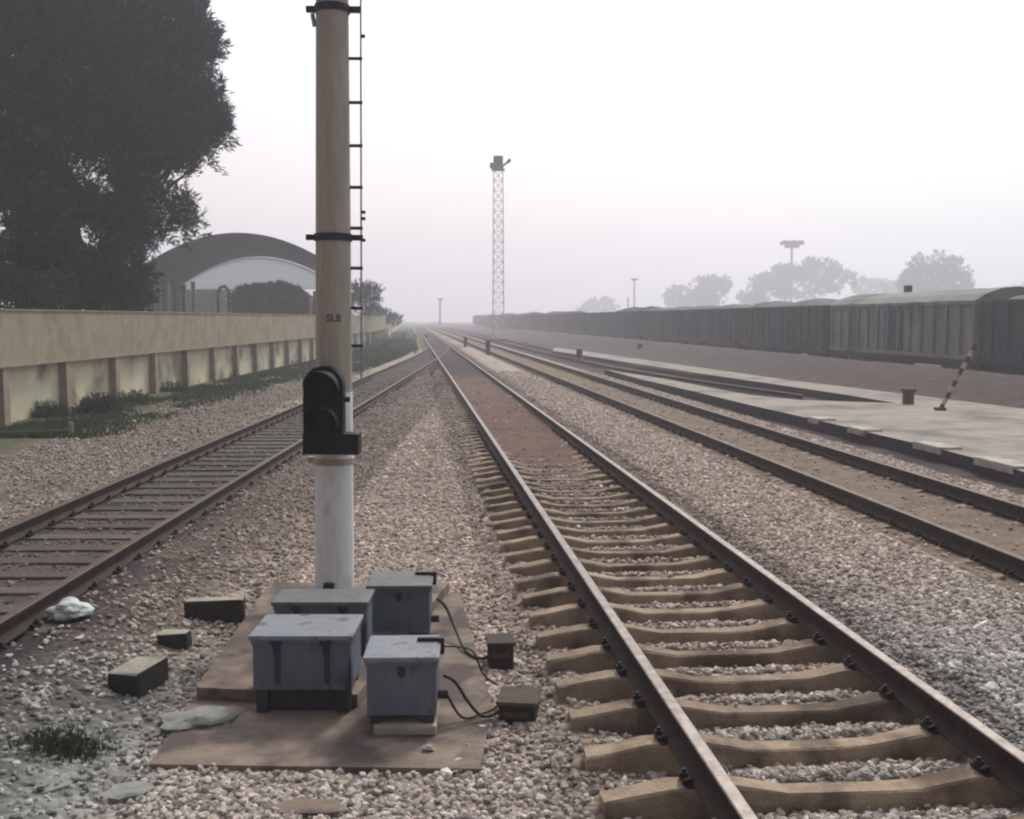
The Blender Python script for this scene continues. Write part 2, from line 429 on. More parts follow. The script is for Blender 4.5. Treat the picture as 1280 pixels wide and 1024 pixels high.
PAL = dict(pale=(.46, .375, .315), grey=(.33, .315, .295), brown=(.15, .088, .066), tan=(.205, .15, .105), oil_shade=(.045, .034, .038),
           lbed=(.095, .078, .066), lgrav=(.21, .175, .15), coal=(.092, .066, .058), soil=(.21, .175, .145), strip=(.36, .31, .215),
           damp=(.16, .115, .088), dirt=(.085, .066, .058), green=(.085, .09, .05), strip2=(.36, .31, .23), cement=(.27, .27, .245))
def ground_c(X, Y):
    um = X - main_c(Y); u3 = X - third_c(Y); ul = X - left_c(Y); ub = X - train_c(Y)
    n1 = fbm(X * 0.9, Y * 0.9, 1); n2 = fbm(X * 0.35 + 40, Y * 0.35, 3); n3 = fbm(X * 3, Y * 3, 5)
    c = np.zeros(X.shape + (3,)); st = np.zeros(X.shape)
    def put(mask, col, s):
        nonlocal c, st
        mk = np.clip(mask, 0, 1)
        c = c * (1 - mk[..., None]) + np.array(PAL[col]) * mk[..., None]
        st = st * (1 - mk) + s * mk
    e = (n3 - 0.5) * 0.5
    put(np.ones_like(X), 'pale', 1.0)
    put(sstep(0.52, 0.64, n1) * (um < 0) * 0.5, 'damp', 0.6)
    put(sstep(0.54, 0.66, n2) * (um < 0) * (ul > 0.8) * 0.5, 'damp', 0.7)
    put((um > 0) * sstep(11, 5, Y) * 0.8, 'grey', 1.0)
    # foreground left
    put(sstep(-1.9, -2.5, X + e) * sstep(11, 8, Y) , 'soil', 0.8)
    put(sstep(-2.6, -3.2, X + e) * (ul > .7) * sstep(12, 9, Y) * sstep(6.6, 7.4, Y + e) * .8, 'dirt', 0.7)
    put(sstep(-1.6, -2.4, X + e) * sstep(6.8, 5.4, Y + e * 2) * .85, 'cement', 0.5)
    put((ul > .7) * (1 - sstep(1.3, 2.0, ul + e)) * (Y < 56) * .85, 'dirt', 0.6)
    put((ul > .7) * (1 - sstep(.9, 1.25, ul + e * .4)) * (Y < 56), 'oil_shade', 0.5)
    put((ul > .7) * (1 - sstep(1.9, 2.8, ul + e)) * sstep(.45, .55, n2) * .8, 'damp', 0.6)
    # main bed and its dark flanks
    put((np.abs(um) < 1.75) * (1 - sstep(1.15, 1.6, np.abs(um) + e * .6)) * (0.5 + .5 * sstep(13, 19, Y)), 'damp', 0.8)
    put((um > 0.7) * (1 - sstep(1.05, 1.45, um + e * .7)) * 0.6, 'oil_shade', 0.9)
    put((np.abs(um) < 0.8) * 1.0, 'grey', 1.0)
    put((np.abs(um) < 0.8) * sstep(9.5, 18, Y + e * 5), 'brown', 0.15)
    put((np.abs(um) < 0.8) * sstep(38, 46, Y), 'oil_shade', 0.15)
    # third bed
    put(1.0 * (np.abs(u3) < 1.15), 'tan', 0.35)
    put((u3 > 0.80) * (u3 < 1.9), 'strip2', 0.7)
    put((u3 > 1.40 + e * .2) * 1.0, 'oil_shade', 0.3)
    put((u3 > 1.4) * sstep(0.5, 0.64, n1) * 0.4, 'damp', 0.5)
    put((u3 > 1.2) * sstep(60, 40, Y) * 0 , 'pale', 0.5)
    # left bed and the strip up to the wall
    put((np.abs(ul) < 0.76) * (Y < 80), 'lbed', 0.35)
    put((np.abs(ul) < 0.76) * sstep(30, 42, Y) * .6, 'oil_shade', 0.2)
    lw = (ul < -0.74) & (um < -1.5)
    put(1.0 * lw, 'lgrav', 0.85)
    put(lw * sstep(0.50, 0.62, n1) * .6, 'damp', 0.6)
    put(lw * (ul > -1.45 + e * .3) * sstep(18, 28, Y), 'strip2', 0.6)
    put(lw * sstep(-7.9, -9.0, X + e * 1.5) * 0.85, 'green', 0.2)
    put(lw * (ul < -1.5) * sstep(40, 55, Y), 'green', 0.2)
    put((np.abs(np.abs(ul) - .7525) < .17) * (Y < 60) * .8, 'oil_shade', 0.2)  # shade beside the left track's rails, put into the ground colour
    put((np.abs(np.abs(u3) - .7525) < .13) * (u3 < .8) * .6, 'oil_shade', 0.2)  # same dark stripe along the third track's rails
    # yard beyond the platform
    put(sstep(-9.2, -7.6, ub + e), 'coal', 0.35)
    return c, np.clip(st, 0, 1)

def gnoise(X, Yg):
    amp = 0.030 * sstep(60, 10, Yg)
    n = fbm(X * 7, Yg * 7, 2, 3) - 0.5
    um = X - main_c(Yg); ul = X - left_c(Yg); u3 = X - third_c(Yg)
    amp = amp * np.where((np.abs(ul) < .8), 0.25, 1) * np.where(np.abs(u3) < 1.2, 0.25, 1) * np.where((np.abs(um) < .85) & (Yg > 13), 0.2, 1)
    return n * amp + (fbm(X * .8, Yg * .8, 6, 3) - 0.5) * 0.06 * np.where((np.abs(ul) < .8) | (np.abs(u3) < 1.3) | (np.abs(um) < 1.2), 0.08, 1)

def grid_ground():
    ys = [-14.0]
    while ys[-1] < 2.0: ys.append(ys[-1] + 0.8)
    while ys[-1] < 640: ys.append(ys[-1] + max(0.045, (ys[-1]) * 0.010))
    ys = np.array(ys)
    us = list(np.arange(-7.5, 10.0, 0.055))
    s = 0.06; x = 10.0
    while x < 420: us.append(x); s *= 1.05; x += s
    s = 0.06; x = -7.5; neg = []
    while x > -420: s *= 1.05; x -= s; neg.append(x)
    us = np.array(neg[::-1] + us)
    U, Yg = np.meshgrid(us, ys)
    X = U - K * np.clip(Yg, -20, 640)
    Z = ground_h(X, Yg)
    Z = Z + gnoise(X, Yg)
    # keep the soil under the slab
    ins = (X > -2.2) & (X < -0.1) & (Yg > 5.5) & (Yg < 9.35)
    Z = np.where(ins, np.minimum(Z, 0.005), Z)
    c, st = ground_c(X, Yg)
    nr, nc = X.shape
    V = np.stack([X, Yg, Z], -1).reshape(-1, 3)
    idx = np.arange(nr * nc).reshape(nr, nc)
    Fq = np.stack([idx[:-1, :-1], idx[:-1, 1:], idx[1:, 1:], idx[1:, :-1]], -1).reshape(-1, 4)
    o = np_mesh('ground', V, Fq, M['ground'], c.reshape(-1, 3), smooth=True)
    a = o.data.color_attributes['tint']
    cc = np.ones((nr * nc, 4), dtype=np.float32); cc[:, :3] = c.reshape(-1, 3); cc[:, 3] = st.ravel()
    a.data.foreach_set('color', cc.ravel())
    tag(o, kind='structure')
    return o
grid_ground()

# ------------------------------------------------------------------ platform (raised pale paving) and its white kerb blocks
plat = MB()
bmv_b = [plat.bm.verts.new((p.x, p.y, -0.05)) for p in PLAT]
bmv_t = [plat.bm.verts.new((p.x, p.y, 0.25)) for p in PLAT]
ftop = plat.bm.faces.new(bmv_t)
for i in range(len(PLAT)):
    j = (i + 1) % len(PLAT)
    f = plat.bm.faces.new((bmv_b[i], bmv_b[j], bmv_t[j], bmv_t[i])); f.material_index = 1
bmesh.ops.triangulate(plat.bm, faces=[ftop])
po = plat.build('platform', [M['platform'], M['platform_edge_shade']])
tag(po, kind='structure')

kerb_pts = [((1029, 523), 0.55), ((1083, 536), 0.62), ((1174, 556.5), 0.80), ((1261, 578), 0.95)]
kl = ['smallest and farthest white painted kerb block on the platform edge', 'second farthest white painted kerb block on the platform edge',
      'wide white painted kerb block on the platform edge below the striped post', 'nearest white painted kerb block at the right end of the platform edge']
for i, ((px, py), L) in enumerate(kerb_pts):
    p = P(px, py, 0.27)
    k = MB().box((0, 0, 0), (0.40, L * 1.2, 0.13)).build('kerb_block', M['kerb_white'], bevel=0.015, loc=(p.x - 0.03, p.y + .02, 0.222), rot=(0, 0, 0.10))
    tag(k, kl[i], 'kerb block', 'white kerb blocks on the platform edge')

# ------------------------------------------------------------------ tracks
RAILP = [(-.066, 0), (.066, 0), (.066, .010), (.02, .026), (.0085, .045), (.0085, .112), (.034, .124), (.0355, .150), (.029, .1545),
         (-.029, .1545), (-.0355, .150), (-.034, .124), (-.0085, .112), (-.0085, .045), (-.02, .026), (-.066, .010)]
def rail_mesh(name, centre, side, y0, y1, z0, head, parent, step0=0.8, seat=0.165):
    ys = [y0]
    while ys[-1] < y1: ys.append(ys[-1] + max(step0, ys[-1] * 0.03))
    ys = np.array(ys); ys[-1] = y1
    xs = np.array([float(centre(y)) for y in ys])
    tx = np.gradient(xs, ys); ln = np.sqrt(1 + tx ** 2)
    nx, ny = 1 / ln, -tx / ln
    bm = bmesh.new(); rings = []
    for i in range(len(ys)):
        ring = []
        for (a, b) in RAILP:
            q = side * 0.7525 + a
            ring.append(bm.verts.new((xs[i] + nx[i] * q, ys[i] + ny[i] * q, z0 + b)))
        rings.append(ring)
    n = len(RAILP)
    for a, b in zip(rings[:-1], rings[1:]):
        for k in range(n):
            f = bm.faces.new((a[k], a[(k + 1) % n], b[(k + 1) % n], b[k]))
            if k in (8, 9) or (k in (7,)): f.material_index = 1
    bm.faces.new(rings[0]); bm.faces.new(list(reversed(rings[-1])))
    for f in bm.faces:
        pass
    mb = MB(); mb.bm.free(); mb.bm = bm
    return mb.build(name, [M['rail_rust'], head], parent)

def sleeper_mesh(kind):
    mb = MB()
    if kind == 'concrete':
        xs = [-1.25, -1.12, -0.93, -0.60, -0.34, -0.14, 0.14, 0.34, 0.60, 0.93, 1.12, 1.25]
        zs = [0.108, 0.126, 0.163, 0.163, 0.113, 0.108, 0.108, 0.113, 0.163, 0.163, 0.126, 0.108]
        wt = [.070, .072, .076, .076, .066, .062, .062, .066, .076, .076, .072, .070]
    else:
        xs = [-1.25, -0.6, 0, 0.6, 1.25]; zs = [.164] * 5; wt = [.11] * 5
    rings = []
    for x, z, w_ in zip(xs, zs, wt):
        wb = w_ + (0.022 if kind == 'concrete' else 0.0)
        sec = [(-wb, -0.08), (-w_ - .003, z - .012), (-w_ + .008, z), (w_ - .008, z), (w_ + .003, z - .012), (wb, -0.08)]
        rings.append([mb.bm.verts.new((x, a, b)) for a, b in sec])
    for a, b in zip(rings[:-1], rings[1:]):
        for k in range(6):
            mb.bm.faces.new((a[k], a[(k + 1) % 6], b[(k + 1) % 6], b[k]))
    mb.bm.faces.new(rings[0]); mb.bm.faces.new(list(reversed(rings[-1])))
    return mb.build('sleeper', M['sleeper_concrete'] if kind == 'concrete' else M['sleeper_timber'])

def fastening_mesh(par):
    mb = MB()
    for s in (-1, 1):
        mb.box((s * 0.088, 0, 0.182), (0.05, 0.10, 0.030), ry=s * 0.25)
        mb.tube((s * 0.098, 0, 0.165), (s * 0.098, 0, 0.232), 0.013, n=6)
        mb.tube((s * 0.098, 0, 0.195), (s * 0.098, 0, 0.215), 0.024, n=6)
    mb.box((0, 0, 0.1655), (0.21, 0.15, 0.008))
    return mb.build('rail_fastening', M['fastening'], par)

def lay_track(label, centre, y0, y1, kind, spacing, first, count, nfast, head, z=0.168, group=None, ss=0):
    root = empty('railway_track', (0, 0, 0))
    tag(root, label, 'railway track', group)
    rail_mesh('rail', centre, -1, y0, y1, z + ss, head, root)
    rail_mesh('rail', centre, 1, y0, y1, z + ss, head, root)
    if count:
        proto = None
        for k in range(count):
            y = first + k * spacing
            x = float(centre(y)); dx = float(centre(y + .5)) - float(centre(y - .5))
            if proto is None:
                proto = sleeper_mesh(kind); s = proto
                variants = [proto.data]
                for q in range(4):          # worn, slightly chipped variants of the same sleeper
                    me_ = proto.data.copy()
                    for v in me_.vertices:
                        if v.co.z > 0: v.co += Vector((random.uniform(-.008, .008), random.uniform(-.005, .005), random.uniform(-.0045, .0015)))
                    variants.append(me_)
            else:
                s = proto.copy(); COL.objects.link(s); s.data = variants[k % 5]
            s.parent = root
            s.location = (x, y, random.uniform(-.003, .002)); s.rotation_euler = (0, 0, -math.atan(dx) + random.uniform(-.012, .012))
            if k < nfast:
                for side in (-1, 1):
                    if k == 0 and side == -1:
                        fm = fastening_mesh(s); f0 = fm
                    else:
                        fm = f0.copy(); COL.objects.link(fm); fm.parent = s
                    fm.location = (side * 0.7525, 0, 0)
    return root

lay_track('main railway track with bright rails on dished tan concrete sleepers, right of the mast', main_c, 2.6, 330, 'concrete', 0.54, 3.56, 47, 34, M['rail_head'])
lay_track('rusty railway track on the right, second from the camera, before the pale platform', third_c, 3.0, 330, 'concrete', 0.57, 7.2, 95, 60, M['rail_head_rusty'])
lay_track('railway track on dark buried timbers on the left, between the signal mast and the wall', lambda y: left_c(y), 3.0, 84, 'timber', 0.56, 6.6, 90, 60, M['rail_head_rusty'], ss=0.002)
lay_track('dark stub railway track that ends at the pale platform', stub_c, 31.5, 255, 'concrete', 1, 0, 0, 0, M['rail_head_rusty'], z=0.05)
lay_track('railway track under the row of parked goods wagons', train_c, 20, 330, 'concrete', 1, 0, 0, 0, M['rail_head_rusty'], z=0.05)

# ------------------------------------------------------------------ ballast stones
def in_poly(x, y, poly):
    inside = np.zeros(x.shape, bool)
    n = len(poly)
    for i in range(n):
        x1, y1 = poly[i]; x2, y2 = poly[(i + 1) % n]
        c = ((y1 > y) != (y2 > y)) & (x < (x2 - x1) * (y - y1) / (y2 - y1 + 1e-12) + x1)
        inside ^= c
    return inside
UP = [(-1.98, 6.60), (-0.95, 6.47), (-0.55, 9.3), (-2.12, 9.3)]
LP = [(-1.95, 5.62), (-0.17, 5.56), (-0.12, 6.5), (-0.45, 9.2), (-1.2, 9.2), (-2.0, 6.7)]

def ico():
    bm = bmesh.new(); bmesh.ops.create_icosphere(bm, subdivisions=1, radius=1)
    v = np.array([p.co[:] for p in bm.verts]); f = np.array([[q.index for q in p.verts] for p in bm.faces]); bm.free()
    return v, f
IV, IF = ico()
NSH = 14
SH = []
for k in range(NSH):
    r = RNG.uniform(0.56, 1.16, (len(IV), 1))
    SH.append(IV * r * np.array([RNG.uniform(.8, 1.25), RNG.uniform(.7, 1.0), RNG.uniform(.5, .8)]))
SH = np.array(SH)

def scatter():
    pts = []
    def region(n, f):
        # sample in view: Y with density falling off
        Y = 3.4 + (RNG.random(n) ** 1.55) * 42.0
        U = RNG.uniform(-6.6, 8.2, n)
        X = U - K * Y + 0.0
        keep = (np.abs(X) < Y * 0.52 + 0.4)
        X, Y = X[keep], Y[keep]
        return f(X, Y)
    def f(X, Y):
        um = X - main_c(Y); ul = X - left_c(Y); u3 = X - third_c(Y)
        d = np.ones(len(X)) * (1 - .9 * sstep(26, 44, Y))
        n1 = fbm(X * 0.9, Y * 0.9, 1); n2 = fbm(X * 1.3 + 9, Y * 1.3, 4)
        d *= np.where(um < -.8, 0.85 - 0.5 * sstep(0.50, 0.62, n1), 1)
        d *= np.where(np.abs(ul) < .8, 0.16, 1)
        d *= np.where((ul > .68) & (ul < 1.3), 0.3, 1)
        d *= np.where(ul < -.8, 0.35, 1)
        d *= np.where((X < -2.0) & (Y < 9.5), 0.45 + .55 * sstep(.42, .55, n2), 1)
        d *= np.where((X < -1.9) & (Y < 5.6), .75 + sstep(.5, .6, n2) * .25, 1)
        d *= np.where(np.abs(um) < .8, 1 - .985 * sstep(12, 19, Y), 1)
        d *= np.where((um > -1.35) & (um < -.7), .6, 1)
        d *= np.where(np.abs(u3) < .85, 0.03, 1); d *= np.where((u3 < -.85) & (u3 > -1.25), .12, 1); d *= np.where(u3 > 1.65, .06, 1); d *= np.where(u3 > 2.6, 0, 1)
        keep = RNG.random(len(X)) < d
        keep &= (np.abs(np.abs(um) - .7525) > .09) & (np.abs(np.abs(ul) - .7525) > .09) & (np.abs(np.abs(u3) - .7525) > .09)
        # off the sleepers of the main track
        phase = ((Y - um * 0.093 - 3.56) / 0.54) % 1.0
        on = (um > -1.3) & (um < .9) & ((phase < .17) | (phase > .83)) & (Y < 21)
        keep &= ~(on & (RNG.random(len(X)) > 0.01))
        keep &= ~(in_poly(X, Y, UP) | (in_poly(X, Y, LP) & (RNG.random(len(X)) > 0.02 + 0.35 * ((Y < 5.66) | (X < -1.85) | (X > -.25)))))
        keep &= ~((np.hypot(X + 1.5, Y - 9.05) < .2))
        return X[keep], Y[keep]
    return region(400000, f)
SX, SY = scatter()
nS = len(SX)
def build_stones(SX, SY):
    n = len(SX)
    um = SX - main_c(SY)
    sz = RNG.uniform(0.0135, 0.029, n) * (1 + 0.25 * (RNG.random(n) < .1)) * (1 + 0.02 * SY)
    sz = np.where(RNG.random(n) < 0.012, sz * 1.7, sz)
    sh = SH[RNG.integers(0, NSH, n)]                       # n,12,3
    a = RNG.uniform(0, 2 * np.pi, n); b = RNG.uniform(-.5, .5, n); c = RNG.uniform(-.5, .5, n)
    v = sh * sz[:, None, None]
    def rot(v, ang, i, j):
        ca, sa = np.cos(ang)[:, None], np.sin(ang)[:, None]
        vi, vj = v[:, :, i].copy(), v[:, :, j].copy()
        v[:, :, i] = vi * ca - vj * sa; v[:, :, j] = vi * sa + vj * ca
        return v
    v = rot(v, b, 1, 2); v = rot(v, c, 0, 2); v = rot(v, a, 0, 1)
    gz = ground_h(SX, SY) + gnoise(SX, SY)
    inb = (np.abs(um) < .7) & (SY < 15)
    gz = np.where(inb, gz + RNG.uniform(0, .028, n) , gz)
    gz = gz + RNG.uniform(-.006, .014, n)
    v[:, :, 0] += SX[:, None]; v[:, :, 1] += SY[:, None]; v[:, :, 2] += gz[:, None]
    # stone kinds
    kinds = np.array([(.40, .33, .29), (.34, .29, .26), (.30, .235, .20), (.50, .45, .40), (.22, .165, .14), (.42, .39, .37), (.36, .265, .215)])
    k = RNG.choice(len(kinds), n, p=[.27, .2, .14, .10, .11, .10, .08])
    col = 1.58 * np.array([[1.04, .99, .95]]) * kinds[k] * RNG.uniform(.62, 1.28, (n, 1))
    g = np.where((um > .8), sstep(11, 5, SY), 0)[:, None] * 0.8
    col = col * (1 - g) + (col.mean(1, keepdims=True) * np.array([[1.0, 1.0, .97]])) * g
    gl = (sstep(-1.5, -2.3, SX) * sstep(9, 6, SY))[:, None] * .75
    col = col * (1 - gl) + (col.mean(1, keepdims=True) * np.array([[1.0, 1.02, .95]])) * gl * 1.05
    gf = (sstep(7.5, 5, SY) * (um < .8))[:, None] * .5
    col = col * (1 - gf) + (col.mean(1, keepdims=True) * np.array([[1.06, 1.0, .93]])) * gf
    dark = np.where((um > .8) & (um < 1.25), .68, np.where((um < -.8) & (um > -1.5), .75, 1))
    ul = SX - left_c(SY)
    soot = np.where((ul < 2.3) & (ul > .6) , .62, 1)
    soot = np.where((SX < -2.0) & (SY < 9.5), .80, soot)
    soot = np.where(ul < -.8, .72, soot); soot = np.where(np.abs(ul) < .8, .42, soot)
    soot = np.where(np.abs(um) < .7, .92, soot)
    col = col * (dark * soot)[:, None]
    V = v.reshape(-1, 3)
    Fc = (IF[None] + (np.arange(n) * len(IV))[:, None, None]).reshape(-1, 3)
    cols = np.repeat(col, len(IV), axis=0)
    o = np_mesh('ballast', V, Fc, M['stone'], cols, nside=3)
    tag(o, 'loose pale grey and brown ballast stones between and beside the tracks', 'ballast', kind='stuff')
    return o
M['stone'] = mat('stone', (1, 1, 1), (0.8, 0.78, 0.76), 40, 0.92, bump=0.3, bscale=90, attr='tint', bdist=0.004)
build_stones(SX, SY)

# ------------------------------------------------------------------ concrete footing
def quad_slab(name, poly, z0, z1, m, label, cat, bev=0.012):
    cx = sum(p[0] for p in poly) / len(poly); cy = sum(p[1] for p in poly) / len(poly)
    mb = MB().prism([(a - cx, b - cy) for a, b in poly], 0, z1 - z0)
    o = mb.build(name, m, bevel=bev, loc=(cx, cy, z0))
    return tag(o, label, cat)
quad_slab('concrete_slab', LP, -0.06, 0.034, M['slab'], 'low wide brown concrete slab spread before the relay boxes', 'slab')
quad_slab('concrete_plinth', UP, 0.036, 0.115, M['slab'], 'higher brown concrete plinth under the mast and the two left relay boxes', 'plinth', 0.015)

# ------------------------------------------------------------------ signal mast
PX, PY = at(416, 700, 9.05).x + .012, 9.05
mast = empty('signal_mast', (PX, PY, 0.0))
mast.rotation_euler = (0, R(0.55), 0)
tag(mast, 'tall concrete signal mast with white painted foot and ladder, behind the relay boxes', 'signal mast')
def rz_(z): return 0.164 - 0.0064 * z
ZW = at(416, 490, 9.0).z
NSEG = 40
def mast_shell(z0, z1, off=0.0):
    mb = MB(); zs = np.linspace(z0, z1, 6)
    mb.tube((0, 0, z0), (0, 0, z1), rz_(z0) + off, rz_(z1) + off, n=NSEG)
    return mb
mast_shell(ZW, 8.6).build('pole', M['pole_concrete'], mast, smooth=True)
tag(mast_shell(0.0, ZW, 0.0022).build('painted_foot', M['white_paint'], mast, smooth=True), 'white painted lower pole')
def band(py, name='clamp_band'):
    z = at(416, py, 9.05).z
    r = rz_(z)
    mb = MB()
    mb.tube((0, 0, z - .03), (0, 0, z + .03), r + .012, n=NSEG)
    mb.box((-r - .035, 0, z), (.09, .05, .045)); mb.box((r + .045, 0, z), (.11, .05, .045))
    mb.tube((-r - .05, -.045, z), (-r - .05, .045, z), .011, n=8)
    mb.tube((r + .03, -.045, z), (r + .03, .045, z), .011, n=8)
    return mb.build(name, M['dark_steel'], mast)
band(297); band(12); band(-250)
LX = 0.232
lad = empty('ladder'); lad.parent = mast
MB().tube((LX, 0, 1.9), (LX, 0, 8.3), .0075, n=8).build('stile', M['galv'], lad)
rung_pys = [-310, -250, -190, -142, -96, -42, 73, 128, 182, 234, 285, 335, 385, 432]
for py in rung_pys:
    z = at(445, py, 9.05).z
    MB().tube((rz_(z) - .01, 0, z), (LX + .012, 0, z), .014, n=8).build('rung', M['dark_steel'], lad)
for py in (265, 273, 45, 300):
    z = at(455, py, 9.05).z
    MB().box((LX + .018, 0, z), (.035, .03, .025)).build('bracket', M['dark_steel'], lad, bevel=.004)
zi = at(395, 27, 9.05).z
MB().tube((-rz_(zi) - .012, 0, zi - .04), (-rz_(zi) - .03, 0, zi + .06), .018, n=10).build('insulator', M['galv'], mast)
# stencilled marking on the concrete
def pole_text(body, size, zc, ang):
    cu = bpy.data.curves.new('marking', 'FONT'); cu.body = body; cu.size = size; cu.extrude = 0.0
    cu.align_x = 'CENTER'; cu.align_y = 'CENTER'; cu.offset = 0.003
    to = bpy.data.objects.new('marking_src', cu); COL.objects.link(to)
    dg = bpy.context.evaluated_depsgraph_get()
    me = bpy.data.meshes.new_from_object(to.evaluated_get(dg))
    bpy.data.objects.remove(to)
    bm = bmesh.new(); bm.from_mesh(me)
    bmesh.ops.subdivide_edges(bm, edges=[e for e in bm.edges if e.calc_length() > .02], cuts=2)
    r = rz_(zc) + .003
    for v in bm.verts:
        a = ang + v.co.x / r
        v.co = Vector((r * math.sin(a), -r * math.cos(a), zc + v.co.y))
    bm.to_mesh(me); bm.free()
    me.materials.clear(); me.materials.append(M['stencil'])
    o = bpy.data.objects.new('marking', me); COL.objects.link(o); o.parent = mast
    return o
pole_text('SL8', 0.085, at(420, 398, 9.0).z, 0.16)

# signal head, facing the camera
head = empty('signal_head'); head.parent = mast
YH = 8.72
def loc(px, py, Y=YH):
    p = at(px, py, Y); return Vector((p.x - PX - .0105 * p.z - .014, Y - PY, p.z))
a0 = loc(381.5, 562); a1 = loc(431, 458)
cx = (a0.x + a1.x) / 2; hw = (a1.x - a0.x) / 2
outl = [(a0.x, a0.z), (a1.x, a0.z), (a1.x, a1.z - hw)]
for k in range(1, 16):
    t = math.pi * k / 16
    outl.append((cx + hw * math.cos(t), a1.z - hw + hw * math.sin(t)))
outl.append((a0.x, a1.z - hw))
mb = MB().prism(outl, 0, 0.14, Matrix(((1, 0, 0, 0), (0, 0, 1, YH - PY), (0, 1, 0, 0), (0, 0, 0, 1))))
mb.build('housing', M['black_paint'], head, bevel=.006)
for (px, py, r, L) in ((406, 484, 0.138, .26), (406, 526, 0.130, .24)):
    c = loc(px, py)
    vb = bmesh.new()
    n = 30; rows = []
    for i in range(n + 1):
        t = -math.pi * 0.18 + (math.pi * 1.36) * i / n
        w_ = max(0.0, math.sin(t)); ll = L * (0.30 + 0.70 * max(0, math.sin((t + .3) / (math.pi + .6) * math.pi)))
        row = []
        for (rr, yy) in ((r, 0.01), (r, -ll), (r - .007, -ll), (r - .007, 0.01)):
            row.append(vb.verts.new((c.x + rr * math.cos(t), c.y + yy, c.z + rr * math.sin(t))))
        rows.append(row)
    for p_, q_ in zip(rows[:-1], rows[1:]):
        for k in range(4):
            vb.faces.new((p_[k], p_[(k + 1) % 4], q_[(k + 1) % 4], q_[k]))
    vb.faces.new(rows[0]); vb.faces.new(list(reversed(rows[-1])))
    m_ = MB(); m_.bm.free(); m_.bm = vb
    m_.build('visor', M['black_paint'], head, smooth=True)
    MB().tube((c.x, c.y - .03, c.z), (c.x, c.y + .01, c.z), r * .72, n=32).build('lens', M['lens'], head, smooth=True)
b0 = loc(383, 567, 8.78); b1 = loc(452, 541, 8.78)
MB().box(((b0.x + b1.x) / 2, -0.26, (b0.z + b1.z) / 2), (b1.x - b0.x, 0.20, b1.z - b0.z)).build('bracket_box', M['black_paint'], head, bevel=.008)
nb = loc(434, 500)
MB().tube((nb.x - .03, nb.y + .07, nb.z), (nb.x + .025, nb.y + .07, nb.z), .022, n=10).build('hinge_bolt', M['black_paint'], head)
zc = at(416, 575, 9.05).z
MB().tube((0, 0, zc - .03), (0, 0, zc + .025), rz_(zc) + .012, n=NSEG).box((-rz_(zc) - .03, 0, zc), (.07, .05, .05)).build('clamp_band', M['pole_concrete'], mast)
MB().box((-0.02, -rz_(.5) - .02, 0.165), (.09, .06, .10)).build('cable_entry', M['dark_steel'], mast, bevel=.01)

# ------------------------------------------------------------------ relay boxes
BM_ = {}
def relay_box(p0, p1, depth, ztop, zbot, label, latch, rot, lid, feet=0.06, straps=False, foot_ext=0.0):
    """p0,p1: front lower left/right (world x,y)"""
    cxx = (p0[0] + p1[0]) / 2; cyy = (p0[1] + p1[1]) / 2
    W = math.hypot(p1[0] - p0[0], p1[1] - p0[1]) - .02
    root = empty('relay_box', (cxx, cyy, zbot), rot)
    tag(root, label, 'relay box', 'grey relay boxes at the foot of the mast')
    H = ztop - zbot
    hb = H - feet - 0.03
    MB().box((0, depth / 2, feet + hb / 2), (W, depth, hb)).build('body', M['box_paint'], root, bevel=.008)
    MB().box((0, depth / 2 - .004, feet + hb - .012), (W + .012, depth + .02, .03)).build('rim', M['box_paint'], root, bevel=.004)
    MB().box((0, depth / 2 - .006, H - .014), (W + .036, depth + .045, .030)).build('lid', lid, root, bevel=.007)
    for sx in (-1, 1):
        for yy in (0.04, depth - .04):
            ext = foot_ext if yy < .1 else 0
            MB().box((sx * (W / 2 - .05), yy, (feet - ext) / 2 ), (.07, .07, feet + ext)).build('foot', M['box_foot'], root)
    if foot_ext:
        MB().box((0, .075, (feet - foot_ext) / 2), (W * .97, .05, feet + foot_ext - .004)).build('gap_shade_bar', M['box_foot'], root)  # added dark bar that stands for the black shade under the box
    if straps:
        for sx in (-1, 1):
            x = sx * W * .25
            MB().box((x, -.008, H - .035), (.07, .028, .05)).box((x, -.012, H - .085), (.038, .012, .07)).build('hinge', M['dark_steel'], root, bevel=.003)
            MB().box((x + .004, -.0035, H * .52), (.034, .005, H * .55)).build('hinge_strap', M['box_strap'], root)
    if latch:
        MB().box((0.0, -.008, H - .085), (.036, .02, .055)).tube((0, -.02, H - .11), (0, -.005, H - .11), .012, n=10).build('latch', M['dark_steel'], root, bevel=.002)
        MB().box((W / 2 - .06, depth * .72, H + .012), (.13, .028, .022)).box((W / 2 + .022, depth * .72, H - .02), (.03, .09, .10)).build('lid_lock', M['dark_steel'], root, bevel=.003)
        MB().box((-W / 2 - .018, depth * .72, H - .045), (.03, .10, .05)).build('lid_lock', M['dark_steel'], root, bevel=.003)
        MB().tube((W / 2, depth * .5, .10), (W / 2 + .06, depth * .5, .10), .028, n=12).build('cable_gland', M['dark_steel'], root)
    return root
M['box_foot'] = mat('box_foot', (0.05, 0.05, 0.06), (0.03, 0.03, 0.035), 10, 0.7)
M['box_strap'] = mat('strap_stain', (0.055, 0.055, 0.075), (0.04, 0.04, 0.05), 8, 0.6)
zf = 0.036
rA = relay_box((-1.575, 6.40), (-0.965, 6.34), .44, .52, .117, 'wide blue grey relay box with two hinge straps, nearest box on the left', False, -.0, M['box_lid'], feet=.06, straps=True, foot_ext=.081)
rB = relay_box((-1.63, 7.24), (-0.985, 7.20), .32, .50, .117, 'wide grey relay box half hidden behind the larger front one, against the mast foot', False, -.0, M['box_lid_dull'], feet=.05, straps=True)
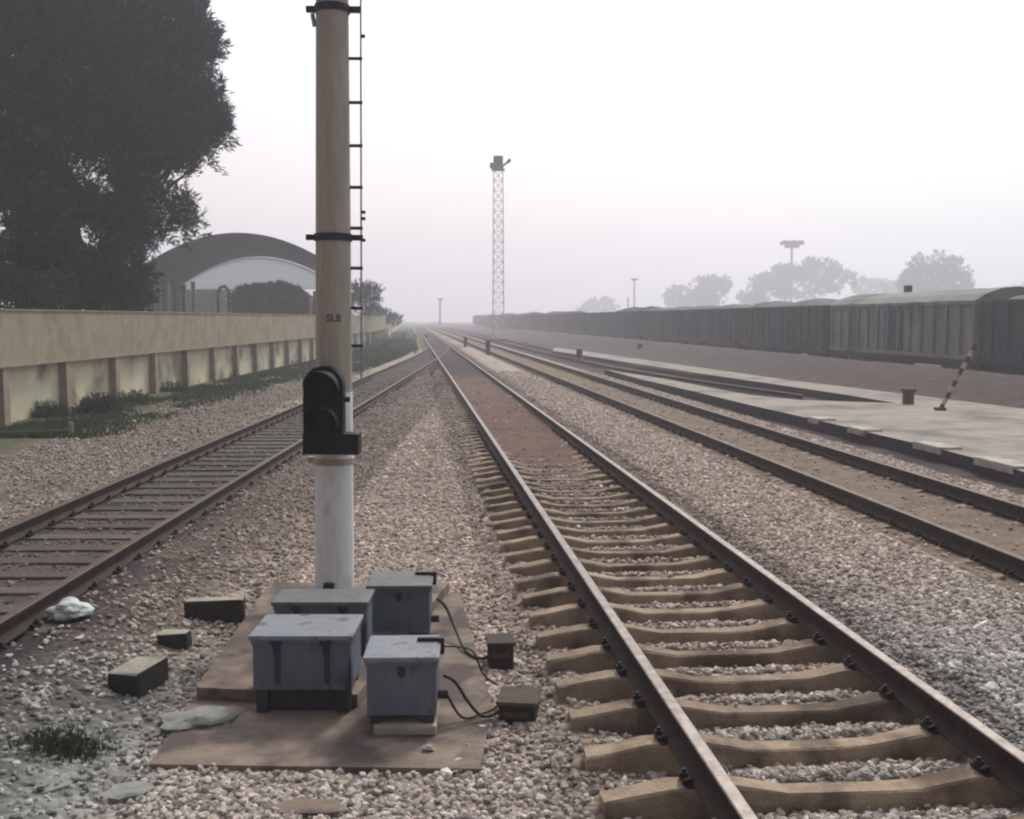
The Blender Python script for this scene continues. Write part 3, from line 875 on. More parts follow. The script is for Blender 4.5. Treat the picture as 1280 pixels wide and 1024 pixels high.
rC = relay_box((-1.07, 7.86), (-0.60, 7.84), .44, .455, .037, 'small dark grey relay box with a dull lid at the back right of the group', True, .03, M['box_lid_dull'], feet=.05)
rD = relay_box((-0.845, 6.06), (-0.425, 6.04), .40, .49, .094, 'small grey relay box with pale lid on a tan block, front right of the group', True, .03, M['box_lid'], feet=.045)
bd = MB().box((0, .0, .0275), (.36, .42, .055)).build('base_block', M['block'], bevel=.01, loc=(-.62, 6.22, .0355), rot=(0, 0, .03))
tag(bd, 'tan concrete base block under the front right relay box', 'base block')

# cables from the boxes to the track
def cable(pts, r, label):
    P_ = [Vector(p) for p in pts]
    out_ = []
    for i in range(len(P_) - 1):
        p0 = P_[max(i - 1, 0)]; p1 = P_[i]; p2 = P_[i + 1]; p3 = P_[min(i + 2, len(P_) - 1)]
        for k in range(6):
            t = k / 6
            out_.append(0.5 * ((2 * p1) + (p2 - p0) * t + (2 * p0 - 5 * p1 + 4 * p2 - p3) * t * t + (3 * p1 - p0 - 3 * p2 + p3) * t ** 3))
    out_.append(P_[-1])
    o = MB().path(out_, r, 8).build('cable', M['cable'], smooth=True)
    tag(o, label, 'cable', 'black cables from the relay boxes')
cable([(-.57, 8.05, .30), (-.50, 8.02, .24), (-.42, 7.85, .12), (-.33, 7.55, .05), (-.22, 7.38, .05), (-.12, 7.40, .07)], .011, 'black cable running from the back right relay box down towards the track')
cable([(-.41, 6.28, .30), (-.34, 6.28, .26), (-.26, 6.27, .14), (-.17, 6.25, .06), (-.05, 6.35, .06)], .010, 'black cable hanging from the front right relay box to the dark box near the rail')
cable([(-.40, 6.30, .20), (-.30, 6.24, .06), (-.18, 6.32, .05), (-.08, 6.42, .06)], .008, 'thin black cable lying low beside the front right relay box')
cable([(-.41, 6.46, .42), (-.33, 6.52, .40), (-.24, 6.54, .36), (-.18, 6.6, .20), (-.10, 6.8, .06)], .006, 'thin wire arching from the lid lock of the front right relay box')

# little track connection boxes sunk in the ballast
def tbox(px, py, w_, d_, h_, label, rz=0):
    p = P(px, py, 0.02)
    root = empty('connection_box', (p.x, p.y, 0.0), rz)
    tag(root, label, 'connection box', 'dark connection boxes beside the main track')
    MB().box((0, d_ / 2, h_ / 2 - .04), (w_, d_, h_ + .0)).build('body', M['block_dark'], root, bevel=.01)
    MB().box((0, d_ / 2, h_ - .04 + .012), (w_ + .03, d_ + .03, .024)).build('cover', M['sleeper_timber'], root, bevel=.006)
    MB().box((0, -.012, h_ * .45), (w_ * .7, .024, .03)).build('handle', M['rust_post'], root)
tbox(627, 832, .17, .20, .20, 'dark connection box in the ballast, the one farther from the camera', .1)
tbox(646, 905, .22, .26, .17, 'dark connection box in the ballast with a worn brown cover, the nearer one', -.12)

# ------------------------------------------------------------------ loose blocks, stones and litter left of the slab
def block(px0, px1, py, h, d, rz, label, m=None, side=None, nm='concrete_block'):
    a = P(px0, py, 0.0)
    for _ in range(4):
        gz = float(ground_h(np.array([a.x]), np.array([a.y]))[0]); a = P(px0, py, gz); b = P(px1, py, gz)
    W = b.x - a.x
    mb = MB()
    mb.box((0, d / 2, h / 2 - .02), (W, d, h + .02))
    o = mb.build(nm, m or M['block'], bevel=.014, loc=((a.x + b.x) / 2, a.y, gz - .01), rot=(random.uniform(-.03, .03), random.uniform(-.05, .05), rz))
    bmd = o.data
    for v in bmd.vertices:
        v.co += Vector((random.uniform(-.007, .007), random.uniform(-.007, .007), random.uniform(-.006, .006)))
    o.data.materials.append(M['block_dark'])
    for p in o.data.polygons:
        if p.normal.z < .5: p.material_index = 1  # all but upward faces go near black: shade put into the colour
    return tag(o, label, 'concrete block', 'broken concrete blocks left of the slab')
block(231, 304, 773, .16, .13, .05, 'long pale topped concrete block, farthest of the three left of the slab')
block(196, 234, 806, .10, .12, 0.0, 'smallest dark block, between the long block and the slanted block')
block(132, 176, 866, .15, .36, -.22, 'slanted block with a bright top, nearest of the three left of the slab')
# crumpled plastic
def crumple(name, loc_, s, m, label, cat, seed=1):
    bm = bmesh.new(); bmesh.ops.create_icosphere(bm, subdivisions=3, radius=1)
    rr = random.Random(seed)
    dirs = [Vector((rr.gauss(0, 1), rr.gauss(0, 1), rr.gauss(0, 1))).normalized() for _ in range(16)]
    for v in bm.verts:
        k = max(d.dot(v.co.normalized()) for d in dirs)
        f = 0.6 + 0.5 * k ** 6
        v.co = Vector((v.co.x * s[0] * f, v.co.y * s[1] * f, v.co.z * s[2] * f))
    mb_ = MB(); mb_.bm.free(); mb_.bm = bm
    o = mb_.build(name, m, loc=loc_)
    return tag(o, label, cat)
p = P(84, 783, .12)
crumple('plastic_bag', (p.x, p.y + .06, float(ground_h(np.array([p.x]), np.array([p.y]))[0]) + .06), (.17, .15, .085), M['rag'], 'crumpled white plastic bag lying beside the left track', 'plastic bag', 3)
p = P(535, 933, .06)
crumple('pebble', (p.x, p.y, .048), (.036, .028, .020), M['pebble'], 'single pale pebble lying on the slab before the front right relay box', 'stone', 5)
p = P(322, 608, .05)
crumple('pale_stone', (p.x, p.y, .12), (.08, .07, .055), M['pebble'], 'small bright stone beside the right rail of the left track', 'stone', 6)
p = P(215, 912, .02)
crumple('cement_lump', (p.x + .12, p.y + .1, .035), (.24, .20, .05), M['cement_grey'], 'flat grey lump of spilled cement on the left corner of the low slab', 'cement lump', 8)
p = P(262, 893, .05)
crumple('pebble', (P(325, 886, .04).x, P(325, 886, .04).y, .05), (.028, .024, .02), M['pebble'], 'tiny pale pebble under the left front relay box', 'stone', 9)
# flat cement patches near the camera
def flat_patch(px, py, sx, sy, rz, label, m, seed):
    rr = random.Random(seed); p = P(px, py, 0.02)
    pts = []
    for k in range(14):
        t = 2 * math.pi * k / 14; f = rr.uniform(.75, 1.1)
        pts.append((sx * f * math.cos(t), sy * f * math.sin(t)))
    o = MB().prism(pts, -.03, .018).build('concrete_patch', m, bevel=.008, loc=(p.x, p.y, .012), rot=(0, 0, rz))
    return tag(o, label, 'concrete patch', 'flat broken patches of old concrete in the foreground')
flat_patch(35, 985, .20, .13, .1, 'pale flat concrete patch in the bottom left corner of the photo', M['cement_grey'], 2)
flat_patch(160, 990, .13, .10, .2, 'small pale concrete patch right of the corner patch, below the grass tuft', M['cement_grey'], 5)
flat_patch(385, 1010, .22, .10, 0, 'brown flat concrete patch at the bottom edge, below the low slab', M['slab'], 7)
flat_patch(50, 918, .26, .07, .0, 'pale flat concrete patch left of the slab, above the grass tuft', M['cement_grey'], 9)

# dark log and stump by the wall
p = P(55, 545, .2)
lg = MB().tube((-.62, -.12, .07), (.62, .35, .07), .085, .075, n=12).build('fallen_post', M['block_dark'], loc=(p.x - .2, p.y, .15), smooth=True)
tag(lg, 'dark tarred post lying on the gravel before the wall', 'post')
p = P(88, 543, .2)
st_ = MB().tube((0, 0, 0), (.02, 0, .26), .075, .05, n=8).build('marker_stone', M['pilaster'], loc=(p.x, p.y, .17))
tag(st_, 'short grey marker stone at the end of the lying post', 'marker stone')

# ------------------------------------------------------------------ boundary wall
wall = empty('boundary_wall', (WALLX, 20, 0))
tag(wall, 'long yellow brown boundary wall with pilasters and a ledge, along the left side', 'wall')
WT = 2.585; LE = 1.40
def wx(Y):  # wall face line
    return float(np.interp(Y, [-5, 82, 100, 340], [WALLX, WALLX, WALLX - 1.3, WALLX - 1.3 - .0945 * 240]))
def wall_strip(name, x_off, th, z0, z1, m, ys):
    mb = MB(); prev = None
    for Y in ys:
        x = wx(Y) - WALLX + x_off
        r = [mb.bm.verts.new((x, Y - 20, z0)), mb.bm.verts.new((x, Y - 20, z1)), mb.bm.verts.new((x - th, Y - 20, z1)), mb.bm.verts.new((x - th, Y - 20, z0))]
        if prev:
            for k in range(4): mb.bm.faces.new((prev[k], prev[(k + 1) % 4], r[(k + 1) % 4], r[k]))
        else: mb.bm.faces.new(r)
        prev = r
    mb.bm.faces.new(list(reversed(prev)))
    return mb.build(name, m, wall)
WY = list(np.arange(3, 82, 4.0)) + [82, 88, 94, 100, 130, 170, 220, 280, 340]
wall_strip('lower_panel', -0.20, .26, -0.1, LE, M['wall_low'], WY)
wall_strip('upper_panel', 0.0, .46, LE + .035, WT, M['wall_up'], WY)
wall_strip('ledge', 0.025, .50, LE, LE + .035, M['pilaster'], WY)
wall_strip('coping', 0.03, .52, WT, WT + .03, M['wall_up'], WY)
pil0 = None
for k in range(-4, 30):
    Y = 25.6 + 3.18 * k
    if pil0 is None:
        pil0 = MB().box((-.105, 0, LE / 2 - .05), (.19, .27, LE + .09)).build('pilaster', M['pilaster'], wall); o = pil0
    else:
        o = pil0.copy(); COL.objects.link(o); o.parent = wall
    o.location = (wx(Y) - WALLX, Y - 20, 0)

# ------------------------------------------------------------------ foliage
def leaves(lobes, n_clump, per, size, elong, updir, spread, seed, flat=0.0):
    """lobes: (cx,cy,cz, rx,ry,rz). clumps sit mostly near lobe surfaces; returns verts, quads, tint"""
    rg = np.random.default_rng(seed)
    L = np.array(lobes, float)
    wgt = (L[:, 3] * L[:, 5]) ** 1.0; wgt /= wgt.sum()
    li = rg.choice(len(L), n_clump, p=wgt)
    d = rg.normal(size=(n_clump, 3)); d /= np.linalg.norm(d, axis=1, keepdims=True)
    rad = rg.random(n_clump) ** 0.38
    c = L[li, :3] + d * L[li, 3:6] * rad[:, None]
    # uneven crown: clumps are missing where a slow 3-D wave is low
    if flat:
        q = c / flat
        wv = np.sin(q[:, 0] * 2.1 + seed) + np.sin(q[:, 1] * 1.7 + 1.3 * seed) + np.sin(q[:, 2] * 2.6 + q[:, 0] * 1.1) + np.sin(q[:, 2] * 4.7 - q[:, 0] * 3.9) * .7
        kp = wv > -0.55
        c, d, li, rad = c[kp], d[kp], li[kp], rad[kp]; n_clump = len(c)
    # growth direction of each clump: outward and up
    g = d * 0.8 + np.array([0, 0, updir]); g += rg.normal(size=g.shape) * .25; g /= np.linalg.norm(g, axis=1, keepdims=True)
    n = n_clump * per
    ci = np.repeat(np.arange(n_clump), per)
    t = rg.random(n)
    pos = c[ci] + g[ci] * (t * spread * 1.7)[:, None] + rg.normal(size=(n, 3)) * (spread * .33 * (1.15 - t))[:, None]
    ax = g[ci] + rg.normal(size=(n, 3)) * .45; ax /= np.linalg.norm(ax, axis=1, keepdims=True)
    sd_ = np.cross(ax, rg.normal(size=(n, 3))); sd_ /= np.linalg.norm(sd_, axis=1, keepdims=True)
    ln = size * elong * rg.uniform(.6, 1.3, n)[:, None]; wd = size * rg.uniform(.6, 1.3, n)[:, None]
    v = np.stack([pos - sd_ * wd * .5, pos + ax * ln * .45 - sd_ * wd * .1, pos + ax * ln, pos + ax * ln * .4 + sd_ * wd * .5], 1)
    f = np.arange(n * 4).reshape(n, 4)
    lt = rg.uniform(.65, 1.45, len(L))
    tint = ((lt[li] * rg.uniform(.6, 1.4, n_clump))[ci] * rg.uniform(.8, 1.2, n))[:, None] * np.array([[1, 1, 1]])
    return v.reshape(-1, 3), f, np.repeat(tint, 4, axis=0)

def tree(name, base, trunk_h, r0, lobes, n_clump, per, size, elong, updir, spread, label, lm, seed, group=None, cat='tree', lean=(0, 0), limbs=True):
    root = empty(name, base)
    tag(root, label, cat, group)
    b = Vector(base)
    rel = [(l[0] - b.x, l[1] - b.y, l[2] - b.z, l[3], l[4], l[5]) for l in lobes]
    v, f, t = leaves(rel, n_clump, per, size, elong, updir, spread, seed, 1.1 if name in ('pine_tree', 'leafy_tree') else (3.0 if name == 'hazy_tree' else 0))
    cr = np_mesh('crown', v, f, lm, t); cr.parent = root
    rr = random.Random(seed)
    mb = MB()
    top = Vector((lean[0], lean[1], trunk_h))
    mb.tube((0, 0, -.3), top * .5 + Vector((rr.uniform(-.1, .1), 0, 0)), r0, r0 * .8, n=10)
    mb.tube(top * .5 , top, r0 * .8, r0 * .6, n=10)
    mb.build('trunk', M['bark'], root, smooth=True)
    if limbs:
        for l in rel:
            c = Vector(l[:3]); s_ = top * rr.uniform(.7, 1)
            m1 = s_.lerp(c, .5) + Vector((rr.uniform(-.3, .3), rr.uniform(-.3, .3), -.2))
            MB().tube(s_, m1, r0 * .45, r0 * .28, n=7).tube(m1, c, r0 * .28, r0 * .10, n=7).build('limb', M['bark'], root, smooth=True)
    return root

def lobe(px, py, Y, rpx, rpy=None, ry=None):
    p = at(px, py, Y); k = Y / F
    return (p.x, p.y, p.z, rpx * k, (ry if ry else rpx * k), (rpy or rpx) * k)

T1 = [lobe(150, 40, 36, 88, 80), lobe(215, 50, 36, 44, 55), lobe(205, 0, 36, 30, 40), lobe(216, 155, 35.5, 55, 34), lobe(252, 145, 35.5, 20, 24), lobe(190, 215, 36, 40, 32), lobe(206, 262, 36, 24, 14), lobe(228, 282, 36, 13, 8), lobe(250, 120, 36, 18, 10), lobe(243, 62, 36, 20, 12), lobe(266, 168, 36, 10, 8), lobe(255, 200, 36, 10, 6), lobe(170, 150, 36, 70, 70), lobe(202, 300, 36, 12, 7), lobe(120, -90, 36, 100, 90)]
T1 += [lobe(150, 330, 37, 30, 28), lobe(140, 372, 37, 34, 22), lobe(160, 285, 37, 26, 24)]
tree('pine_tree', (at(152, 380, 36).x, 36, 0.1), 7.0, .22, T1, 9500, 20, .085, 3.0, .55, .36, 'tall dark evergreen tree behind the wall, rightmost, its feathery boughs reaching towards the arched roof', M['leaf_dark'], 21, 'dark trees behind the wall', cat='tree')
T2 = [lobe(60, 90, 34, 110, 110), lobe(90, 220, 34, 90, 80), lobe(95, 310, 34, 68, 60), lobe(120, 355, 34, 40, 35), lobe(10, 20, 34, 90, 100), lobe(40, -90, 34, 110, 90), lobe(60, 350, 34, 60, 36)]
tree('pine_tree', (at(88, 385, 34).x, 34, 0.1), 7.0, .30, T2, 10500, 20, .09, 2.8, .5, .36, 'broad dark evergreen tree behind the wall, middle one, with boughs down to the coping', M['leaf_dark'], 22, 'dark trees behind the wall', cat='tree')
T3 = [lobe(-20, 200, 31, 75, 60), lobe(5, 290, 31, 60, 70), lobe(-50, 330, 31, 70, 70), lobe(20, 350, 31, 50, 40), lobe(-70, 120, 31, 80, 90)]
tree('leafy_tree', (at(-10, 385, 31).x, 31, 0.1), 5.0, .22, T3, 5500, 16, .12, 1.7, .2, .34, 'greener broadleaf tree behind the wall at the left edge', M['leaf_green'], 23, 'dark trees behind the wall', cat='tree')
T4 = [lobe(452, 380, 80, 14, 18), lobe(464, 372, 80, 8, 14), lobe(470, 366, 80, 6, 4), lobe(448, 366, 80, 10, 10)]
tree('small_tree', (at(455, 392, 80).x, 80, 0.1), 2.6, .12, T4, 420, 14, .09, 2.2, .5, .3, 'small dark tree behind the wall just right of the mast', M['leaf_dark'], 24)
T5 = [lobe(480, 396, 108, 12, 6), lobe(468, 391, 104, 10, 7), lobe(492, 400, 118, 9, 4)]
tree('hedge', (at(478, 402, 106).x, 106, 0.1), 1.5, .1, T5, 400, 12, .1, 2.0, .3, .25, 'low dark hedge sloping away along the wall beyond the small tree', M['leaf_dark'], 25, cat='hedge', limbs=False)
T7 = [lobe(px_, 378 + (px_ % 3) * 3, 135, 16, 18 + (px_ % 5) * 2) for px_ in range(130, 300, 17)]
tree('hedge', (at(215, 395, 135).x, 135, 0.0), 2.0, .15, T7, 1500, 14, .35, 1.6, .3, .5, 'hazy green hedge seen through the posts beyond the arched shed', M['leaf_far'], 27, cat='hedge', limbs=False)
# dark rounded bush below the arched roof
T6 = [lobe(335, 384, 76, 38, 20), lobe(318, 374, 76, 20, 11), lobe(350, 372, 76, 22, 11), lobe(372, 384, 76, 14, 12)]
tree('round_bush', (at(336, 395, 76).x, 76, 0.0), 1.4, .14, T6, 3000, 16, .2, 1.7, .2, .25, 'dark rounded bush under the arched roof', M['leaf_dark'], 26, cat='bush')
# far trees in the haze behind the wagons
def far_tree(lobs, px, Y, label, seed, n=700):
    tree('hazy_tree', (at(px, 400, Y).x, Y, 0.0), 9, .4, lobs, n * 2, 14, .55, 1.6, .3, .9, label, M['leaf_far'], seed, 'hazy trees behind the wagons', limbs=False)
far_tree([lobe(1167, 352, 329, 36, 34), lobe(1145, 360, 329, 22, 26), lobe(1190, 356, 329, 22, 30), lobe(1160, 461, 329, 22, 16), lobe(1178, 461, 329, 20, 14)], 1167, 329, 'round grey hazy tree, rightmost behind the wagons', 31, 1300)
far_tree([lobe(1000, 352, 399, 50, 20), lobe(1020, 338, 399, 26, 12), lobe(1050, 350, 399, 18, 14), lobe(960, 358, 399, 26, 14), lobe(985, 342, 399, 24, 8)], 1005, 399, 'broad grey hazy tree behind the floodlight pole', 32, 1500)
far_tree([lobe(1100, 362, 461, 30, 10), lobe(1080, 358, 461, 14, 9), lobe(1130, 366, 461, 20, 10)], 1100, 461, 'low faint tree between the broad tree and the rightmost one', 33, 600)
far_tree([lobe(890, 362, 420, 18, 14), lobe(903, 355, 420, 9, 9), lobe(873, 356, 420, 7, 7), lobe(888, 370, 420, 22, 10)], 890, 420, 'small ragged grey tree left of the broad hazy tree', 34, 700)
far_tree([lobe(848, 372, 448, 16, 12), lobe(862, 376, 448, 14, 9)], 850, 448, 'small round grey tree, second from the left behind the wagons', 35, 400)
far_tree([lobe(752, 384, 532, 20, 10), lobe(735, 388, 532, 12, 6)], 748, 532, 'faintest tree of all, leftmost behind the wagons', 36, 420)
far_tree([lobe(940, 374, 392, 16, 10), lobe(926, 532, 392, 12, 6)], 936, 392, 'low shrubby tree at the left foot of the broad hazy tree', 37, 400)
far_tree([lobe(1240, 372, 475, 50, 8), lobe(1290, 368, 475, 40, 12)], 1250, 475, 'low faint line of branches over the last wagon at the right edge', 38, 500)

# shrubs at the wall foot
def shrub(px, py, Y, rpx, rpy, label, seed, lm='leaf_green', n=260, group='green shrubs at the foot of the wall'):
    l = [lobe(px, py, Y, rpx, rpy), lobe(px + rpx * .6, py + 4, Y, rpx * .6, rpy * .7), lobe(px - rpx * .6, py + 3, Y, rpx * .6, rpy * .7)]
    tree('shrub', (at(px, py, Y).x, Y, .12), .25, .02, l, n, 12, .035, 2.6, .7, .13, label, M[lm], seed, group, cat='shrub', limbs=False)
shrub(122, 518, 25.2, 20, 16, 'largest dark green shrub, at the wall foot between the two nearest pilasters', 41, n=500)
shrub(60, 520, 24.2, 16, 9, 'low brownish green shrub left of the largest one, before the nearest panel', 42, n=200)
shrub(165, 505, 28.5, 16, 9, 'low green shrub at the foot of the second pilaster', 43)
shrub(215, 492, 33, 16, 8, 'low green shrub between the third and fourth pilasters', 44)
shrub(372, 462, 52, 14, 8, 'dark green shrub at the wall just left of the mast', 45, n=240)
shrub(285, 478, 41, 15, 6, 'long low shrub at the wall foot in the middle of the row', 46)
for i, (px, py, Y) in enumerate([(468, 430, 75), (492, 424, 88), (508, 421, 98), (455, 440, 66)]):
    shrub(px, py, Y, 14, 8, ['green bush between the wall and the left track right behind the mast ladder', 'green bush farther along, below the low hedge', 'farthest green bush, near the vanishing point', 'green bush nearest to the mast on its right side'][i], 50 + i, n=260, group='bushes between wall and left track')

# grass
def grass():
    rg = np.random.default_rng(77)
    n = 80000
    Y = 20 + rg.random(n) ** 1.6 * 90
    X = rg.uniform(-10.2, -5.9, n) - np.where(Y > 82, (Y - 82) * .08, 0)
    ul = X - left_c(Y)
    nn = fbm(X * .8, Y * .5, 2)
    keep = (rg.random(n) < np.clip(sstep(.30, .50, nn) * (sstep(-7.4, -9.0, X) + sstep(38, 56, Y) + .004), 0, 1)) & (ul < -1.7)
    X, Y = X[keep], Y[keep]
    # a small tuft in the foreground
    p = P(82, 945, 0)
    m = 900
    X = np.concatenate([X, rg.normal(p.x, .11, m)]); Y = np.concatenate([Y, rg.normal(p.y, .08, m)])
    n = len(X)
    z = ground_h(X, Y) - .01
    h = rg.uniform(.03, .10, n) * (1 + Y * .015); h[-m:] = rg.uniform(.03, .08, m)
    wd = rg.uniform(.006, .012, n) * (1 + Y * .06); wd[-m:] = rg.uniform(.003, .007, m)
    a = rg.uniform(0, 2 * np.pi, n); la = rg.uniform(0, 2 * np.pi, n); lean = h * rg.uniform(.1, .7, n)
    sx, sy = np.cos(a) * wd, np.sin(a) * wd
    v = np.stack([np.stack([X - sx, Y - sy, z], -1), np.stack([X + sx, Y + sy, z], -1),
                  np.stack([X + sx * .3 + np.cos(la) * lean, Y + sy * .3 + np.sin(la) * lean, z + h], -1),
                  np.stack([X - sx * .6 + np.cos(la) * lean * .5, Y - sy * .6 + np.sin(la) * lean * .5, z + h * .6], -1)], 1)
    t = np.repeat(rg.uniform(.6, 1.5, n)[:, None] * np.array([[1, 1, 1]]), 4, axis=0)
    o = np_mesh('grass', v.reshape(-1, 3), np.arange(n * 4).reshape(n, 4), M['grass'], t)
    tag(o, 'thin green grass along the wall and in small tufts on the gravel', 'grass', kind='stuff')
grass()

# ------------------------------------------------------------------ arched shed behind the wall
Y0s, Y1s = 72.0, 93.6
shed = empty('arched_shed', (at(298, 400, Y0s).x, Y0s, 0))
tag(shed, 'large open shed with a dark arched roof behind the wall, left of the mast', 'shed')
ax0 = at(299, 400, Y0s).x; ax1 = at(325, 400, Y1s).x
apex0 = at(299, 291, Y0s).z; drop = at(299, 291, Y0s).z - at(299, 341, Y0s).z
half = at(429, 400, Y0s).x - ax0
apex1 = apex0 + .0
def arch(t):  # t in -1..1
    return t * half, -drop * t * t
mb = MB()
NA = 36; rows = []
for Y, axx in ((Y0s, ax0), (Y1s, ax1)):
    row = []
    for i in range(NA + 1):
        x, z = arch(-1 + 2 * i / NA); row.append((axx + x - shed.location.x, Y - Y0s, apex0 + z))
    rows.append(row)
th = .35
vt = [[mb.bm.verts.new(p) for p in row] for row in rows]
vb_ = [[mb.bm.verts.new((p[0], p[1], p[2] - th)) for p in row] for row in rows]
for i in range(NA):
    mb.bm.faces.new((vt[0][i], vt[0][i + 1], vt[1][i + 1], vt[1][i]))
    mb.bm.faces.new((vb_[0][i], vb_[1][i], vb_[1][i + 1], vb_[0][i + 1]))
    for r in (0, 1):
        mb.bm.faces.new((vt[r][i], vt[r][i + 1], vb_[r][i + 1], vb_[r][i]))
for i in (0, NA):
    mb.bm.faces.new((vt[0][i], vt[1][i], vb_[1][i], vb_[0][i]))
mb.build('roof', M['shed_steel'], shed)
# far gable of pale sheet
outl = []
for i in range(31):
    x, z = arch(-.97 + 1.94 * i / 30); outl.append((ax1 + x - shed.location.x, apex0 + z - th - .05))
zg = at(320, 362, Y1s).z
outl = [q for q in outl if q[1] > zg + .02]
outl = outl + [(outl[-1][0], zg), (outl[0][0], zg)]
MB().prism(outl, 0, .12, Matrix(((1, 0, 0, 0), (0, 0, 1, Y1s - Y0s - .3), (0, 1, 0, 0), (0, 0, 0, 1)))).build('gable_wall', M['gable'], shed)
zs_ = apex0 - drop - th + .05
for side in (-1, 1):
    for k in range(6):
        f_ = k / 5.0; Y = Y0s + .3 + (Y1s - Y0s - 1.2) * f_; axx = ax0 + (ax1 - ax0) * f_ - shed.location.x
        MB().box((axx + side * (half - .25), Y - Y0s, zs_ / 2), (.34, .34, zs_)).build('column', M['shed_column'], shed)

# slim posts and saplings seen between wall and shed
posts = [(172, 345, 392, 60, .12, 'shed_column'), (190, 350, 392, 62, .10, 'bark'), (205, 348, 392, 60, .16, 'shed_column'), (218, 350, 392, 66, .13, 'bark'),
         (229, 356, 392, 64, .12, 'bark'), (241, 352, 392, 68, .10, 'shed_column'), (263, 362, 392, 70, .09, 'galv'), (270, 366, 392, 70, .09, 'galv'), (388, 372, 394, 71, .10, 'galv'), (394, 364, 394, 70, .12, 'bark')]
pl = ['pale greenish post, leftmost of the row under the trees', 'dark slim trunk-like post, second from the left', 'thick pale green post, third from the left', 'dark post, fourth from the left under the roof edge',
      'dark post right next to the fourth one', 'greenish post below the left end of the arched roof', 'white post, left one of the pair under the roof', 'white post, right one of the pair under the roof',
      'white post right of the round bush', 'dark post between the white post and the mast']
for (px, y0, y1, Y, r, m_), lb in zip(posts, pl):
    a = at(px, y0, Y)
    o = MB().tube((0, 0, 0), (0, 0, a.z * .9), r, r * .85, n=10).tube((0, 0, a.z * .9), (0, 0, a.z), r * 1.25, n=10).build('yard_post', M[m_], loc=(a.x, Y, 0), smooth=True)
    tag(o, lb, 'post', 'posts in the yard behind the wall')
# round-topped frame
a = at(272, 358, 70); b = at(286, 392, 70)
fr = MB()
pts = [Vector((a.x, 70, 0)), Vector((a.x, 70, a.z - .4)), Vector((a.x + .2, 70, a.z - .05)), Vector((b.x - .2, 70, a.z)), Vector((b.x, 70, a.z - .3)), Vector((b.x, 70, 0))]
fr.path([q - Vector((a.x, 70, 0)) for q in pts], .10, 8)
o = fr.build('hoop_frame', M['dark_steel'], loc=(a.x, 70, 0)); tag(o, 'dark bent hoop frame under the arched roof beside the white posts', 'frame')

# ------------------------------------------------------------------ lattice floodlight tower
LYT = 109.0
tw = empty('lattice_tower', (at(623, 420, LYT).x, LYT, 0))
tag(tw, 'tall slender lattice floodlight tower with a dark lamp head, standing alone in mid picture', 'lattice tower')
ht = at(623, 213, LYT).z; hw0, hw1 = .56, .46
def corner(sx, sy, z):
    h_ = hw0 + (hw1 - hw0) * z / ht
    return Vector((sx * h_, sy * h_, z))
for sx in (-1, 1):
    for sy in (-1, 1):
        MB().tube(corner(sx, sy, 0), corner(sx, sy, ht), .050, .042, n=6).build('leg', M['mast_lattice'], tw)
nb_ = 17
for (a_, b_) in (((-1, -1), (1, -1)), ((1, -1), (1, 1)), ((1, 1), (-1, 1)), ((-1, 1), (-1, -1))):
    mb = MB()
    for k in range(nb_):
        z0, z1 = ht * k / nb_, ht * (k + 1) / nb_
        mb.tube(corner(*a_, z0), corner(*b_, z1), .022, n=5); mb.tube(corner(*b_, z0), corner(*a_, z1), .022, n=5)
        mb.tube(corner(*a_, z1), corner(*b_, z1), .024, n=5)
    mb.build('bracing', M['mast_lattice'], tw)
zt = at(623, 195, LYT).z
MB().box((0, 0, ht + .05), (1.3, 1.3, .12)).box((0, 0, (ht + zt) / 2), (.95, .95, (zt - ht) * .95)).build('lamp_head', M['dark_steel'], tw, bevel=.04)
MB().tube((.3, 0, ht + .25), (1.05, 0, ht + .95), .10, n=8).box((1.05, 0, ht + .9), (.45, .5, .28), ry=-.8).build('floodlight', M['dark_steel'], tw)
MB().box((-.65, -.1, ht + .45), (.35, .5, .5)).build('floodlight', M['dark_steel'], tw)
MB().box((0, 0, .15), (1.7, 1.7, .5)).build('footing', M['block'], tw)

def pole_light(px, py_top, Y, head_px, label, lattice=False, name='floodlight_pole'):
    a = at(px, py_top, Y)
    r = empty(name, (a.x, Y, 0)); tag(r, label, 'light pole', 'hazy masts in the distance')
    MB().tube((0, 0, 0), (0, 0, a.z), .55 if head_px > 10 else .35, .3, n=10).build('pole', M['mast_lattice'], r)
    w_ = head_px * Y / F
    MB().box((0, 0, a.z), (w_, w_ * .5, w_ * .16)).box((0, 0, a.z - w_ * .14), (w_ * .6, w_ * .35, w_ * .14)).build('lamp_crown', M['dark_steel'], r, bevel=.05)
    for s in (-1, 0, 1):
        MB().box((s * w_ * .33, -w_ * .27, a.z + w_ * .02), (w_ * .2, w_ * .12, w_ * .16)).build('floodlight', M['dark_steel'], r)
pole_light(990, 304, 300, 27, 'hazy floodlight pole with a wide lamp crown rising behind the wagons')
pole_light(793, 349, 330, 9, 'thin faint pole far left of the hazy trees')
pole_light(550, 374, 300, 7, 'faint distant pole near the vanishing point')
pole_light(785, 372, 330, 3, 'short faint pole beside the thin faint one')

